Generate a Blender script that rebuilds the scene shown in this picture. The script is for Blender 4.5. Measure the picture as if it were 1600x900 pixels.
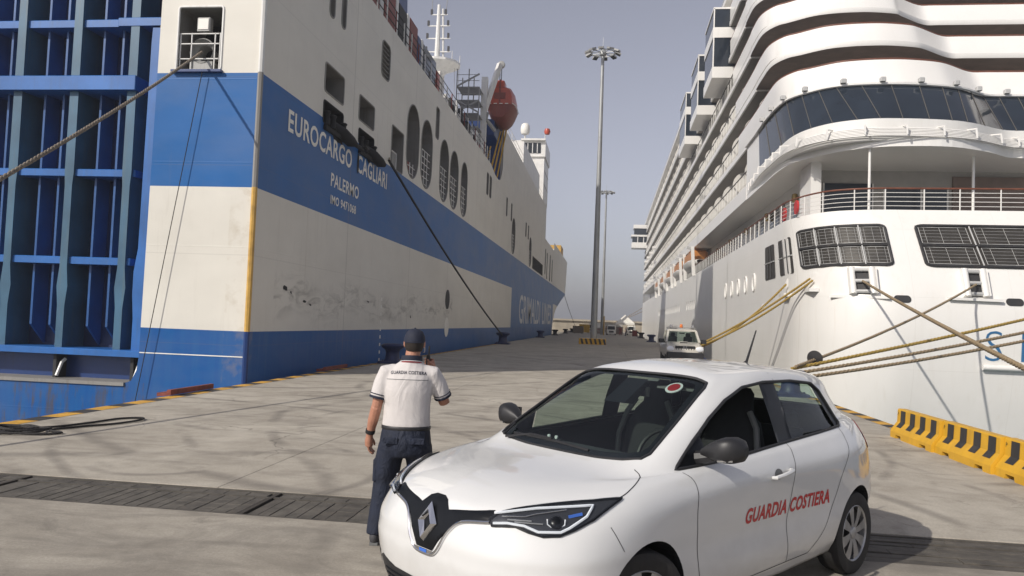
import bpy, bmesh, math, random
from math import sin, cos, pi, radians as R
from mathutils import Vector, Matrix, Euler
from mathutils.bvhtree import BVHTree
from mathutils.geometry import delaunay_2d_cdt
random.seed(7)
for o in list(bpy.data.objects): bpy.data.objects.remove(o)
SC = bpy.context.scene
COL = SC.collection
# ---------------------------------------------------------------- camera (X right, Y along the quay, Z up, quay top z=0)
YAW, PITCH, ROLL = R(7.3254), R(2.5608), .038
fwd = Vector((-sin(YAW)*cos(PITCH), cos(YAW)*cos(PITCH), sin(PITCH)))
rgt0 = Vector((cos(YAW), sin(YAW), 0)); up0 = rgt0.cross(fwd)
rgt = rgt0*cos(ROLL)+up0*sin(ROLL); upv = up0*cos(ROLL)-rgt0*sin(ROLL)
cd = bpy.data.cameras.new('camera'); cam = bpy.data.objects.new('camera', cd); COL.objects.link(cam)
M = Matrix((rgt, upv, -fwd)).transposed().to_4x4(); M.translation = (0, 0, 1.82); cam.matrix_world = M
cd.sensor_width = 36; cd.lens = 36*1190/1600; cd.clip_end = 20000; cd.clip_start = .05
SC.camera = cam
# ---------------------------------------------------------------- world and sun
PHI, ELEV = R(41.5), R(34.5)
w = bpy.data.worlds.new('World'); SC.world = w; w.use_nodes = True
nt = w.node_tree; nt.nodes.clear()
sky = nt.nodes.new('ShaderNodeTexSky'); sky.sky_type = 'NISHITA'; sky.sun_disc = False
sky.sun_elevation = ELEV; sky.sun_rotation = PHI+pi; sky.air_density = 1.0; sky.dust_density = 1.3; sky.ozone_density = 3.0
hs = nt.nodes.new('ShaderNodeHueSaturation'); hs.inputs['Saturation'].default_value = .42; hs.inputs['Value'].default_value = 1.0
bg = nt.nodes.new('ShaderNodeBackground'); bg.inputs['Strength'].default_value = .098
wo = nt.nodes.new('ShaderNodeOutputWorld')
nt.links.new(sky.outputs[0], hs.inputs['Color']); tint = nt.nodes.new('ShaderNodeMix'); tint.data_type = 'RGBA'; tint.blend_type = 'MULTIPLY'; tint.inputs[0].default_value = 1; tint.inputs[7].default_value = (1.05, .985, 1.02, 1)
nt.links.new(hs.outputs[0], tint.inputs[6]); nt.links.new(tint.outputs[2], bg.inputs[0]); nt.links.new(bg.outputs[0], wo.inputs[0])
sd = bpy.data.lights.new('sun', 'SUN'); sd.energy = 3.45; sd.angle = R(.6); sd.color = (1, .94, .85)
so = bpy.data.objects.new('sun', sd); COL.objects.link(so)
so.rotation_euler = Vector((sin(PHI)*cos(ELEV), cos(PHI)*cos(ELEV), -sin(ELEV))).to_track_quat('-Z', 'Y').to_euler()
so.location = (-40, -45, 60)
SC.view_settings.view_transform = 'Standard'; SC.view_settings.look = 'None'
SC.view_settings.exposure = 0.22; SC.view_settings.gamma = 1
SC.render.resolution_x = 1024; SC.render.resolution_y = 576
# ---------------------------------------------------------------- helpers
class MB:
    def __init__(s): s.v = []; s.f = []; s.m = []
    def add(s, vs, fs, m=0):
        b = len(s.v); s.v += [tuple(v) for v in vs]
        for f in fs: s.f.append([i+b for i in f]); s.m.append(m)
        return s
    def box(s, x0, x1, y0, y1, z0, z1, m=0):
        return s.add([(x0,y0,z0),(x1,y0,z0),(x1,y1,z0),(x0,y1,z0),(x0,y0,z1),(x1,y0,z1),(x1,y1,z1),(x0,y1,z1)],
            [(0,3,2,1),(4,5,6,7),(0,1,5,4),(1,2,6,5),(2,3,7,6),(3,0,4,7)], m)
    def cbox(s, x0, x1, y0, y1, z0, z1, b=.01, m=0):
        # box with chamfered vertical and top edges
        def ring(d, z): return [(x0+d,y0+b,z),(x0+b,y0+d,z),(x1-b,y0+d,z),(x1-d,y0+b,z),(x1-d,y1-b,z),(x1-b,y1-d,z),(x0+b,y1-d,z),(x0+d,y1-b,z)]
        vs = ring(0, z0)+ring(0, z1-b)+ring(b*.99, z1)
        fs = [tuple(range(7,-1,-1)), tuple(range(16,24))]
        for r in (0, 8):
            for i in range(8): j = (i+1) % 8; fs.append((r+i, r+j, r+8+j, r+8+i))
        return s.add(vs, fs, m)
    def bar(s, a, b, wx, wy, m=0, up=(0,0,1)):
        a, b = Vector(a), Vector(b); d = (b-a).normalized(); u = Vector(up)
        if abs(d.dot(u)) > .95: u = Vector((0,1,0))
        x = d.cross(u).normalized()*wx/2; y = x.cross(d).normalized()*wy/2
        vs = [a-x-y, a+x-y, a+x+y, a-x+y, b-x-y, b+x-y, b+x+y, b-x+y]
        return s.add(vs, [(0,3,2,1),(4,5,6,7),(0,1,5,4),(1,2,6,5),(2,3,7,6),(3,0,4,7)], m)
    def tube(s, pts, r, n=8, cap=True, closed=False, m=0):
        pts = [Vector(p) for p in pts]; k = len(pts)
        rr = r if isinstance(r, (list, tuple)) else [r]*k
        T = []
        for i in range(k):
            a = pts[(i-1) % k] if (closed or i) else pts[0]; b = pts[(i+1) % k] if (closed or i < k-1) else pts[-1]
            T.append((b-a).normalized())
        u = Vector((0,0,1)) if abs(T[0].z) < .9 else Vector((1,0,0))
        vs = []; u = (u-T[0]*u.dot(T[0])).normalized()
        for i in range(k):
            u = (u-T[i]*u.dot(T[i])).normalized(); v = T[i].cross(u)
            for j in range(n):
                a = 2*pi*j/n; vs.append(pts[i]+(u*cos(a)+v*sin(a))*rr[i])
        fs = []
        for i in range(k if closed else k-1):
            for j in range(n):
                p, q = i*n, ((i+1) % k)*n
                fs.append((p+j, p+(j+1) % n, q+(j+1) % n, q+j))
        if cap and not closed: fs += [tuple(range(n-1,-1,-1)), tuple(range((k-1)*n, k*n))]
        return s.add(vs, fs, m)
    def lathe(s, prof, n=24, o=(0,0,0), ax='z', m=0, cap=True):
        vs = []; k = len(prof)
        for (r, h) in prof:
            for j in range(n):
                a = 2*pi*j/n; c, d = r*cos(a), r*sin(a)
                p = {'z': (c, d, h), 'y': (d, h, c), 'x': (h, c, d)}[ax]
                vs.append((p[0]+o[0], p[1]+o[1], p[2]+o[2]))
        fs = [(i*n+j, i*n+(j+1) % n, (i+1)*n+(j+1) % n, (i+1)*n+j) for i in range(k-1) for j in range(n)]
        if cap: fs += [tuple(range(n-1,-1,-1)), tuple(range((k-1)*n, k*n))]
        return s.add(vs, fs, m)
    def prism(s, poly, fn, d0, d1, m=0):
        # poly: 2-D outline, fn(a, b, d) -> 3-D
        n = len(poly); vs = [fn(a, b, d0) for a, b in poly]+[fn(a, b, d1) for a, b in poly]
        fs = [tuple(range(n-1,-1,-1)), tuple(range(n, 2*n))]+[(i, (i+1) % n, n+(i+1) % n, n+i) for i in range(n)]
        return s.add(vs, fs, m)
    def grid(s, rows, m=0, closed=False, flip=False):
        nr, nc = len(rows), len(rows[0]); vs = [p for r in rows for p in r]; fs = []
        for i in range(nr-1):
            for j in range(nc if closed else nc-1):
                q = (i*nc+j, i*nc+(j+1) % nc, (i+1)*nc+(j+1) % nc, (i+1)*nc+j)
                fs.append(q[::-1] if flip else q)
        return s.add(vs, fs, m)
    def mesh(s, name, smooth=False, fix=True):
        me = bpy.data.meshes.new(name); me.from_pydata(s.v, [], s.f); me.update()
        for p, i in zip(me.polygons, s.m): p.material_index = i
        if fix:
            bm = bmesh.new(); bm.from_mesh(me); bmesh.ops.recalc_face_normals(bm, faces=bm.faces); bm.to_mesh(me); bm.free()
        if smooth: shade(me, smooth if not isinstance(smooth, bool) else 40)
        return me
    def build(s, name, mat, parent=None, smooth=False, fix=True, **k):
        return obj(name, s.mesh(name, smooth, fix), mat, parent, **k)
def shade(me, ang=40):
    for p in me.polygons: p.use_smooth = True
    me.set_sharp_from_angle(angle=R(ang))
def obj(name, me, mat=None, parent=None, label=None, cat=None, group=None, kind=None, local=False):
    o = bpy.data.objects.new(name, me); COL.objects.link(o)
    if mat is not None:
        for mm in (mat if isinstance(mat, (list, tuple)) else [mat]):
            if me is not None and (len(me.materials) < (len(mat) if isinstance(mat, (list, tuple)) else 1)): me.materials.append(mm)
    if parent is not None:
        o.parent = parent
        if not local: o.matrix_parent_inverse = mw(parent).inverted()
    tag(o, label, cat, group, kind); return o
def mw(o):
    m = o.matrix_basis.copy()
    if o.parent: m = mw(o.parent) @ o.matrix_parent_inverse @ m
    return m
def tag(o, label=None, cat=None, group=None, kind=None):
    if label: o['label'] = label
    if cat: o['category'] = cat
    if group: o['group'] = group
    if kind: o['kind'] = kind
def empty(name, loc, label, cat, rz=0, group=None):
    o = bpy.data.objects.new(name, None); COL.objects.link(o); o.location = loc; o.rotation_euler = (0,0,rz)
    o.empty_display_size = .2; tag(o, label, cat, group); return o
def copy_tree(o, parent=None):
    c = o.copy(); COL.objects.link(c); c.parent = parent
    for ch in list(o.children): copy_tree(ch, c)
    return c
def inst(name, me, loc, parent, rz=0, scale=None):
    # a part sharing mesh data, placed in world coordinates
    o = bpy.data.objects.new(name, me); COL.objects.link(o); o.location = loc; o.rotation_euler = (0,0,rz)
    if scale: o.scale = scale
    o.parent = parent; o.matrix_parent_inverse = mw(parent).inverted(); return o
def crom(P, n):
    # Catmull-Rom through points (tuples), n samples per span
    P = [Vector(p) for p in P]; out = []
    for i in range(len(P)-1):
        p0 = P[i-1] if i else P[0]*2-P[1]; p1, p2 = P[i], P[i+1]; p3 = P[i+2] if i+2 < len(P) else P[-1]*2-P[-2]
        for k in range(n):
            t = k/n
            out.append(.5*((2*p1)+(p2-p0)*t+(2*p0-5*p1+4*p2-p3)*t*t+(3*p1-p0-3*p2+p3)*t**3))
    out.append(P[-1]); return out
def rrect(x0, x1, y0, y1, r, n=5):
    out = []
    for cx, cy, a0 in ((x1-r, y0+r, -pi/2), (x1-r, y1-r, 0), (x0+r, y1-r, pi/2), (x0+r, y0+r, pi)):
        for i in range(n+1): a = a0+pi/2*i/n; out.append((cx+r*cos(a), cy+r*sin(a)))
    return out
def area2(p): return sum(p[i][0]*p[(i+1) % len(p)][1]-p[(i+1) % len(p)][0]*p[i][1] for i in range(len(p)))/2
def inside(pt, poly):
    x, y = pt; c = False; n = len(poly)
    for i in range(n):
        x1, y1 = poly[i]; x2, y2 = poly[(i+1) % n]
        if (y1 > y) != (y2 > y) and x < (x2-x1)*(y-y1)/(y2-y1)+x1: c = not c
    return c
def cdt(outer, holes=(), extra=()):
    # triangulated planar sheet with holes -> verts2d, tris
    vs = []; fs = []
    for poly in [outer]+list(holes):
        b = len(vs); vs += [Vector(p) for p in poly]; fs.append(list(range(b, len(vs))))
    vs += [Vector(p) for p in extra]
    V, E, F, _, _, _ = delaunay_2d_cdt(vs, [], fs, 0, 1e-5)
    out = []
    for f in F:
        c = (sum(V[i][0] for i in f)/len(f), sum(V[i][1] for i in f)/len(f))
        if inside(c, outer) and not any(inside(c, h) for h in holes): out.append(tuple(f))
    return [tuple(v) for v in V], out
def cup(poly, fn, d0, d1):
    # walls and back of a recess behind an opening
    m = MB(); n = len(poly)
    m.add([fn(a, b, d0) for a, b in poly]+[fn(a, b, d1) for a, b in poly], [(i, (i+1) % n, n+(i+1) % n, n+i) for i in range(n)], 0)
    m.add([fn(a, b, d1) for a, b in poly], [tuple(range(n))], 1); return m
def text_mesh(body, size, sx=1.0, depth=0, off=0.0, space=1.0):
    c = bpy.data.curves.new('lettering', 'FONT'); c.body = body; c.size = size; c.extrude = depth; c.offset = off
    c.space_character = space; c.resolution_u = 3; c.fill_mode = 'BOTH' if depth else 'FRONT'
    o = bpy.data.objects.new('lettering', c); COL.objects.link(o)
    bpy.context.view_layer.update()
    me = bpy.data.meshes.new_from_object(o.evaluated_get(bpy.context.evaluated_depsgraph_get()))
    bpy.data.objects.remove(o); bpy.data.curves.remove(c)
    for v in me.vertices: v.co.x *= sx
    return me
# ---------------------------------------------------------------- materials
MATS = {}
def nodes(name):
    m = bpy.data.materials.new(name); m.use_nodes = True; t = m.node_tree; b = t.nodes['Principled BSDF']; MATS[name] = m
    return m, t, b
def N(t, kind, **k):
    n = t.nodes.new(kind)
    for a, v in k.items():
        if a in n.inputs: n.inputs[a].default_value = v
        else: setattr(n, a, v)
    return n
def mix(t, fac, a, b, mode='MIX'):
    n = t.nodes.new('ShaderNodeMix'); n.data_type = 'RGBA'; n.blend_type = mode
    for s, v in ((0, fac), (6, a), (7, b)):
        if hasattr(v, 'links') or hasattr(v, 'is_linked'): t.links.new(v, n.inputs[s])
        else: n.inputs[s].default_value = v if not isinstance(v, tuple) else (*v[:3], 1)
    return n.outputs[2]
def ramp(t, src, stops, interp='LINEAR'):
    n = t.nodes.new('ShaderNodeValToRGB'); n.color_ramp.interpolation = interp
    e = n.color_ramp.elements
    while len(e) < len(stops): e.new(.5)
    for q, (p, c) in zip(e, stops): q.position = p; q.color = (*c, 1) if isinstance(c, tuple) else (c, c, c, 1)
    t.links.new(src, n.inputs[0]); return n.outputs[0]
def mth(t, op, a, b=None, c=None):
    n = t.nodes.new('ShaderNodeMath'); n.operation = op
    for i, v in enumerate((a, b, c)):
        if v is None: continue
        if isinstance(v, (int, float)): n.inputs[i].default_value = v
        else: t.links.new(v, n.inputs[i])
    return n.outputs[0]
def coords(t, scale=(1,1,1), kind='Object'):
    tc = t.nodes.new('ShaderNodeTexCoord'); mp = t.nodes.new('ShaderNodeMapping'); mp.inputs['Scale'].default_value = scale
    t.links.new(tc.outputs[kind], mp.inputs[0]); return mp.outputs[0]
def noise(t, vec, scale, detail=6, rough=.55, dist=0):
    n = N(t, 'ShaderNodeTexNoise', Scale=scale, Detail=detail, Roughness=rough, Distortion=dist); t.links.new(vec, n.inputs['Vector']); return n.outputs[0]
def bump(t, b, h, strength=.2, dist=.02):
    n = N(t, 'ShaderNodeBump', Strength=strength, Distance=dist); t.links.new(h, n.inputs['Height']); t.links.new(n.outputs[0], b.inputs['Normal'])
def paint(name, col, rough=.45, metal=0, var=.12, scale=1.5, dirt=0, dirtcol=(.12,.09,.06), streak=6, bmp=.03, spec=None, coat=0):
    m, t, b = nodes(name); v = coords(t)
    n1 = noise(t, v, scale); c = mix(t, ramp(t, n1, [(.3, 0.0), (.7, 1.0)]), tuple(x*(1-var) for x in col), tuple(min(1, x*(1+var*.6)) for x in col))
    if dirt:
        n2 = noise(t, coords(t, (streak, streak, .35)), 1.3, 5, .6); n3 = noise(t, v, .4, 3)
        f = mth(t, 'MULTIPLY', ramp(t, n2, [(.5, 0.0), (.78, 1.0)]), ramp(t, n3, [(.35, 0.2), (.65, 1.0)]))
        c = mix(t, mth(t, 'MULTIPLY', f, dirt), c, dirtcol)
    t.links.new(c, b.inputs['Base Color'])
    t.links.new(mth(t, 'MULTIPLY_ADD', n1, .25*rough, rough*.85), b.inputs['Roughness'])
    b.inputs['Metallic'].default_value = metal
    if coat: b.inputs['Coat Weight'].default_value = coat; b.inputs['Coat Roughness'].default_value = .06
    if bmp: bump(t, b, noise(t, v, scale*7, 4), bmp, .02)
    return m
# ================================================================ setting: water, quay, breakwater
QL, QR = -9.1, 5.9
m, t, b = nodes('concrete'); v = coords(t)
n1 = noise(t, v, .55, 9, .66, .8); n2 = noise(t, v, 2.2, 8, .65); n3 = noise(t, coords(t, (.35, 1.6, 1)), 1.1, 6, .6, .8); n4 = noise(t, v, 45, 4, .7)
c = mix(t, ramp(t, n1, [(.3, 0.0), (.68, 1.0)]), (.34,.305,.25), (.53,.487,.408))
c = mix(t, mth(t, 'MULTIPLY', ramp(t, n2, [(.45, 0.0), (.75, 1.0)]), .45), c, (.20,.172,.135))
c = mix(t, mth(t, 'MULTIPLY', ramp(t, n3, [(.52, 0.0), (.66, .8), (.8, 1.0)]), .5), c, (.165,.145,.12))
tc = t.nodes.new('ShaderNodeTexCoord')
def tyre(cx, cy, sc, lo, wid):   # curved rubber marks
    mp = N(t, 'ShaderNodeMapping'); mp.inputs['Location'].default_value = (-cx, -cy, 0); t.links.new(tc.outputs['Object'], mp.inputs[0])
    ln = N(t, 'ShaderNodeVectorMath', operation='LENGTH'); t.links.new(mp.outputs[0], ln.inputs[0])
    q = mth(t, 'FRACT', mth(t, 'MULTIPLY', mth(t, 'ADD', ln.outputs['Value'], mth(t, 'MULTIPLY', noise(t, v, .5, 2), .25)), sc))
    d = mth(t, 'ABSOLUTE', mth(t, 'SUBTRACT', q, .5))
    return mth(t, 'MULTIPLY', ramp(t, d, [(0.0, 1.0), (wid*.4, .75), (wid*.9, 0.0)]), ramp(t, noise(t, mp.outputs[0], .55, 4, .6), [(lo, 0.0), (lo+.12, 1.0)]))
for a in ((-9.5, 4.5, .33, .46, .05), (3.0, 15.5, .27, .47, .04), (-5.2, 8.6, .55, .5, .06), (-1.2, 13.2, .62, .5, .07), (2.5, 22, .16, .44, .03), (-14, 30, .11, .42, .025), (-3.4, 11.2, .9, .56, .09), (6, -2, .21, .5, .035), (-16, 17, .14, .5, .03)):
    c = mix(t, mth(t, 'MULTIPLY', tyre(*a), .5), c, (.10,.088,.076))
n6 = noise(t, v, 1.35, 9, .72, .9); c = mix(t, mth(t, 'MULTIPLY', ramp(t, n6, [(.58, 0.0), (.68, 1.0)]), .5), c, (.12,.105,.088))
n7 = noise(t, v, 5.5, 6, .7); c = mix(t, mth(t, 'MULTIPLY', ramp(t, n7, [(.66, 0.0), (.72, 1.0)]), .55), c, (.09,.08,.07))
c = mix(t, mth(t, 'MULTIPLY', ramp(t, noise(t, coords(t, (.9, .35, 1)), 1.7, 7, .68, 1.2), [(.55, 0.0), (.75, 1.0)]), .35), c, (.56,.52,.45))
# the strip this side of the drain is a greyer, more worn pour
sx = t.nodes.new('ShaderNodeSeparateXYZ'); t.links.new(tc.outputs['Object'], sx.inputs[0])
near = mth(t, 'LESS_THAN', sx.outputs[1], 6.6)
nn = noise(t, coords(t, (.8,1.5,1)), .9, 8, .68, 1.1)
c = mix(t, mth(t, 'MULTIPLY', near, mth(t, 'MULTIPLY_ADD', ramp(t, nn, [(.42, 0.0), (.60, 1.0)]), .42, .2)), c, (.16,.145,.122))
c = mix(t, mth(t, 'MULTIPLY', ramp(t, n4, [(.35, 1.0), (.6, 0.0)]), .32), c, (.16,.14,.12))
vo = N(t, 'ShaderNodeTexVoronoi', Scale=.2, feature='DISTANCE_TO_EDGE'); vm = N(t, 'ShaderNodeVectorMath', operation='ADD'); vs_ = N(t, 'ShaderNodeVectorMath', operation='SCALE'); vs_.inputs['Scale'].default_value = 1.3
nzv = N(t, 'ShaderNodeTexNoise', Scale=.8, Detail=6.0); t.links.new(v, nzv.inputs['Vector']); t.links.new(nzv.outputs['Color'], vs_.inputs[0]); t.links.new(v, vm.inputs[0]); t.links.new(vs_.outputs[0], vm.inputs[1]); t.links.new(vm.outputs[0], vo.inputs['Vector'])
crk = mth(t, 'MULTIPLY', ramp(t, vo.outputs['Distance'], [(0.0, 1.0), (.0035, 0.0)]), ramp(t, noise(t, v, .23, 2), [(.5, 0.0), (.58, 1.0)]))
c = mix(t, mth(t, 'MULTIPLY', crk, .6), c, (.07,.06,.05))
n8 = noise(t, v, 110, 3, .8); c = mix(t, mth(t, 'MULTIPLY', ramp(t, n8, [(.58, 0.0), (.7, 1.0)]), .35), c, (.10,.09,.08)); c = mix(t, mth(t, 'MULTIPLY', ramp(t, n8, [(.3, 1.0), (.4, 0.0)]), .3), c, (.62,.58,.5))
t.links.new(c, b.inputs['Base Color']); b.inputs['Roughness'].default_value = .85
bump(t, b, mth(t, 'ADD', mth(t, 'MULTIPLY', n4, .5), n2), .35, .012)
paint('concrete_side', (.26,.24,.2), .9, var=.3, dirt=.7, bmp=.2)
paint('joint_dirt', (.05,.043,.036), .95, var=.3)
paint('yellow_paint', (.62,.34,.045), .7, var=.3, scale=5, dirt=.5, bmp=.05)
paint('black_paint', (.035,.033,.034), .7, var=.35, scale=5, dirt=.4, dirtcol=(.2,.18,.15))
m, t, b = nodes('water'); v = coords(t)
b.inputs['Base Color'].default_value = (.05,.10,.11,1); b.inputs['Roughness'].default_value = .12
bump(t, b, mth(t, 'ADD', noise(t, v, .8, 5), mth(t, 'MULTIPLY', noise(t, v, 3.5, 4), .4)), .5, .25)
MB().add([(-6000,-800,-3.2),(6000,-800,-3.2),(6000,9000,-3.2),(-6000,9000,-3.2)], [(0,1,2,3)]).build('water', MATS['water'], kind='structure')
quay = MB().box(QL+.02, QR-.02, -60, 215, -6, -.14).build('quay', MATS['concrete_side'], kind='structure')
# cast slabs with open joints
DR0, DR1 = 6.58, 7.52
ys = [-60, DR0]; ys2 = [DR1, 11.9, 17.5, 23.4, 29, 35, 41, 47, 53, 60, 70, 82, 96, 112, 130, 150, 180, 215]
xs = [QL, -3.95, 1.15, QR]
for Y in (ys, ys2):
    for i in range(len(Y)-1):
        for j in range(3):
            if Y is ys:
                if j == 0: MB().cbox(QL, QR, Y[i], Y[i+1]-.003, -.15, 0, .003).build('slab', MATS['concrete'], quay)
                continue
            q = MB().cbox(xs[j]+(.003 if j else 0), xs[j+1]-(.003 if j < 2 else 0), Y[i]+.003, Y[i+1]-.003, -.15, 0, .003)
            q.build('slab', MATS['concrete'], quay)
# edge marking, yellow and black blocks
for side in (0, 1):
    x0, x1 = (QL+.012, QL+.33) if side == 0 else (QR-.30, QR-.012)
    yy = 3.0; k = 0
    while yy < 66:
        L = .58 if k % 2 == 0 else .46
        MB().add([(x0,yy,.004),(x1,yy+.03,.004),(x1,yy+L+.03,.004),(x0,yy+L,.004)], [(0,1,2,3)]).build('edge_marking', MATS['yellow_paint' if k % 2 == 0 else 'black_paint'], quay, fix=False)
        yy += L+.004; k += 1
# trench drain with cover pieces
paint('drain_iron', (.085,.076,.064), .75, var=.4, scale=4, dirt=.5, dirtcol=(.2,.17,.13), bmp=.25)
paint('drain_stone', (.105,.095,.08), .85, var=.4, scale=5, dirt=.5, dirtcol=(.05,.04,.035), bmp=.3)
drain = empty('trench_drain', (-1.6, 7.05, 0), 'dark strip of trench covers let into the concrete across the quay', 'drain')
MB().box(QL+.3, QR-.3, DR0+.004, DR1-.004, -.139, -.03).build('channel', MATS['joint_dirt'], drain)
rd = random.Random(3)
for yb in (DR0+.03, DR0+.70, DR1-.035): MB().box(QL+.31, QR-.31, yb-.017, yb+.017, -.03, -.004).build('rail', MATS['drain_iron'], drain)
def piece(x0, x1, ya, yb, z, mt): MB().cbox(x0, x1, ya, yb, -.03, z, .003).build('cover_piece', MATS[mt], drain)
x = QL+.32; k = 0
while x < 1.2:
    # one cover: planks across with a lifting grid near its end, then a cross bar
    Lc = 2.72; x1 = min(x+Lc, 1.2); q = x+.02
    while q < x1-.06:
        w_ = .125*rd.uniform(.85, 1.2); z = -.010+rd.uniform(-.003, .002); mt = rd.choice(('drain_iron', 'drain_stone', 'drain_stone'))
        if .25 < (q-x)/Lc < .5 and k % 2 == 0 or .68 < (q-x)/Lc < .9 and k % 2:
            for ya, yb in ((.055,.20),(.205,.36),(.365,.52),(.525,.675)): piece(q, min(q+w_*1.4, x1)-.007, DR0+ya, DR0+yb, z+rd.uniform(-.002, .002), mt)
            w_ *= 1.4
        else: piece(q, min(q+w_, x1)-.007, DR0+.055, DR0+.675, z, mt)
        q += w_
    q = x+.02
    while q < x1-.06: w_ = .24*rd.uniform(.8, 1.2); piece(q, min(q+w_, x1)-.007, DR0+.725, DR1-.06, -.012, rd.choice(('drain_iron', 'drain_stone'))); q += w_
    MB().box(x1, x1+.045, DR0+.05, DR1-.055, -.03, -.002).build('cross_bar', MATS['joint_dirt'], drain)
    x = x1+.06; k += 1
for ya, yb in ((.055,.16),(.18,.30),(.34,.44),(.455,.57),(.59,.675),(.725,.80),(.82,.88)):
    q = 1.3
    while q < QR-.4: L_ = rd.uniform(.9, 1.9); piece(q, min(q+L_, QR-.33)-.008, DR0+ya, DR0+yb, -.012+rd.uniform(-.006, .003), rd.choice(('drain_iron', 'drain_stone', 'drain_iron'))); q += L_
# breakwater and far quay
paint('wall_concrete', (.40,.35,.27), .9, var=.25, scale=.3, dirt=.5, dirtcol=(.2,.17,.13), bmp=.1)
bw = empty('breakwater_wall', (0, 262, 0), 'long beige concrete breakwater wall closing the harbour beyond the quay', 'wall')
MB().box(-420, 500, 262, 270, -6, 3.45).build('wall', MATS['wall_concrete'], bw)
MB().box(-420, 500, 261.2, 262, 3.05, 3.65).build('coping', MATS['wall_concrete'], bw)
MB().box(-420, 500, 254, 261.9, -6, -.9).build('footing', MATS['concrete_side'], bw)
for i in range(24):
    x = -70+i*6.2
    MB().box(x-.05, x+.05, 261.94, 262.0, -.8, 3.0).build('joint', MATS['concrete_side'], bw)
MB().box(-12, 60, 215, 254, -6, -.02).build('pavement', MATS['concrete'], kind='structure')
# ================================================================ the ferry
XF, YT = -10.2, 20.65
XL = -36.6          # far side
XM = (XF+XL)/2
BLUE, CREAM = (.004,.100,.315), (.72,.69,.62)
m, t, b = nodes('ferry_paint'); tc = t.nodes.new('ShaderNodeTexCoord'); sx = t.nodes.new('ShaderNodeSeparateXYZ'); t.links.new(tc.outputs['Object'], sx.inputs[0])
X, Y, Z = sx.outputs; v = coords(t)
def gt(a, k): return mth(t, 'GREATER_THAN', a, k)
def lt(a, k): return mth(t, 'LESS_THAN', a, k)
def AND(*a):
    r = a[0]
    for q in a[1:]: r = mth(t, 'MULTIPLY', r, q)
    return r
def OR(*a):
    r = a[0]
    for q in a[1:]: r = mth(t, 'MAXIMUM', r, q)
    return r
isblue = OR(AND(gt(Z, 5.41), lt(Z, 8.76)), lt(Z, 1.26), AND(gt(Y, 79.2), lt(Z, 6), lt(Y, 139)))
n1 = noise(t, v, .5, 6); n2 = noise(t, coords(t, (5, 5, .3)), 1.0, 5, .65); n3 = noise(t, v, .22, 3)
cream = mix(t, ramp(t, n1, [(.3, 0.0), (.7, 1.0)]), tuple(x*.92 for x in CREAM), CREAM)
blue = mix(t, ramp(t, n1, [(.35, 0.0), (.7, 1.0)]), BLUE, (.008,.115,.36))
# the boot-top is a deeper worn blue
blue = mix(t, lt(Z, 1.26), blue, mix(t, ramp(t, n2, [(.4, 0.0), (.7, 1.0)]), (.004,.082,.29), (.008,.10,.30)))
c = mix(t, isblue, cream, blue)
# dirty streaks below the openings
f = mth(t, 'MULTIPLY', ramp(t, n2, [(.55, 0.0), (.8, 1.0)]), ramp(t, n3, [(.42, 0.0), (.62, 1.0)]))
c = mix(t, mth(t, 'MULTIPLY', f, .28), c, (.20,.15,.10))
# fender scuffs on the lower white band
nz = noise(t, coords(t, (1, .5, 1.4)), 1.25, 7, .72, 1.0); ctr = mth(t, 'ADD', mth(t, 'MULTIPLY', noise(t, coords(t, (0,1,0)), .16, 2), 2.4), 1.15)
band = ramp(t, mth(t, 'ABSOLUTE', mth(t, 'SUBTRACT', Z, ctr)), [(.1, 1.0), (.85, 0.0)])
sc = AND(band, ramp(t, nz, [(.46, 0.0), (.66, 1.0)]), gt(Y, 22.2), lt(Y, 49), gt(X, XF-.1), gt(Z, 1.26))
c = mix(t, mth(t, 'MULTIPLY', sc, .6), c, (.12,.105,.09))
# rust at the lower transom and along the corner
nr = noise(t, coords(t, (3.2, 3.2, .5)), 1.3, 6, .7)
ru = AND(ramp(t, nr, [(.5, 0.0), (.66, 1.0)]), lt(Z, -.35), lt(X, -13.2)); c = mix(t, mth(t, 'MULTIPLY', ru, .8), c, (.085,.06,.022))
ru2 = AND(ramp(t, noise(t, v, 1.6, 6, .7), [(.5, 0.0), (.7, 1.0)]), gt(X, XF-.75), lt(Z, 5.4), lt(Y, YT+.3)); c = mix(t, mth(t, 'MULTIPLY', ru2, .3), c, (.34,.25,.13))
def seamc(a, period, ph, w): return ramp(t, mth(t, 'ABSOLUTE', mth(t, 'SUBTRACT', mth(t, 'FRACT', mth(t, 'MULTIPLY', mth(t, 'ADD', a, ph), 1/period)), .5)), [(0.0, 1.0), (w, 0.0)])
sl_ = mth(t, 'MAXIMUM', seamc(Y, 9.3, 4.05, .0022), mth(t, 'MAXIMUM', mth(t, 'MULTIPLY', seamc(Y, 3.1, .9, .004), .35), mth(t, 'MULTIPLY', seamc(Z, 2.6, .45, .007), .4)))
c = mix(t, mth(t, 'MULTIPLY', sl_, .5), c, (.16,.14,.12))
c = mix(t, mth(t, 'MULTIPLY', ramp(t, noise(t, coords(t, (.25,.25,.6)), 1.0, 5, .6), [(.4, 0.0), (.7, 1.0)]), .13), c, (.30,.27,.22))
c = mix(t, mth(t, 'MULTIPLY', AND(ramp(t, noise(t, coords(t, (9, 9, .16)), 1.0, 4, .6), [(.64, 0.0), (.76, 1.0)]), ramp(t, noise(t, v, .3, 2), [(.45, 0.0), (.6, 1.0)])), .3), c, (.25,.15,.08))
t.links.new(c, b.inputs['Base Color'])
t.links.new(mth(t, 'MULTIPLY_ADD', n1, .18, .36), b.inputs['Roughness']); b.inputs['Specular IOR Level'].default_value = .22
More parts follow.
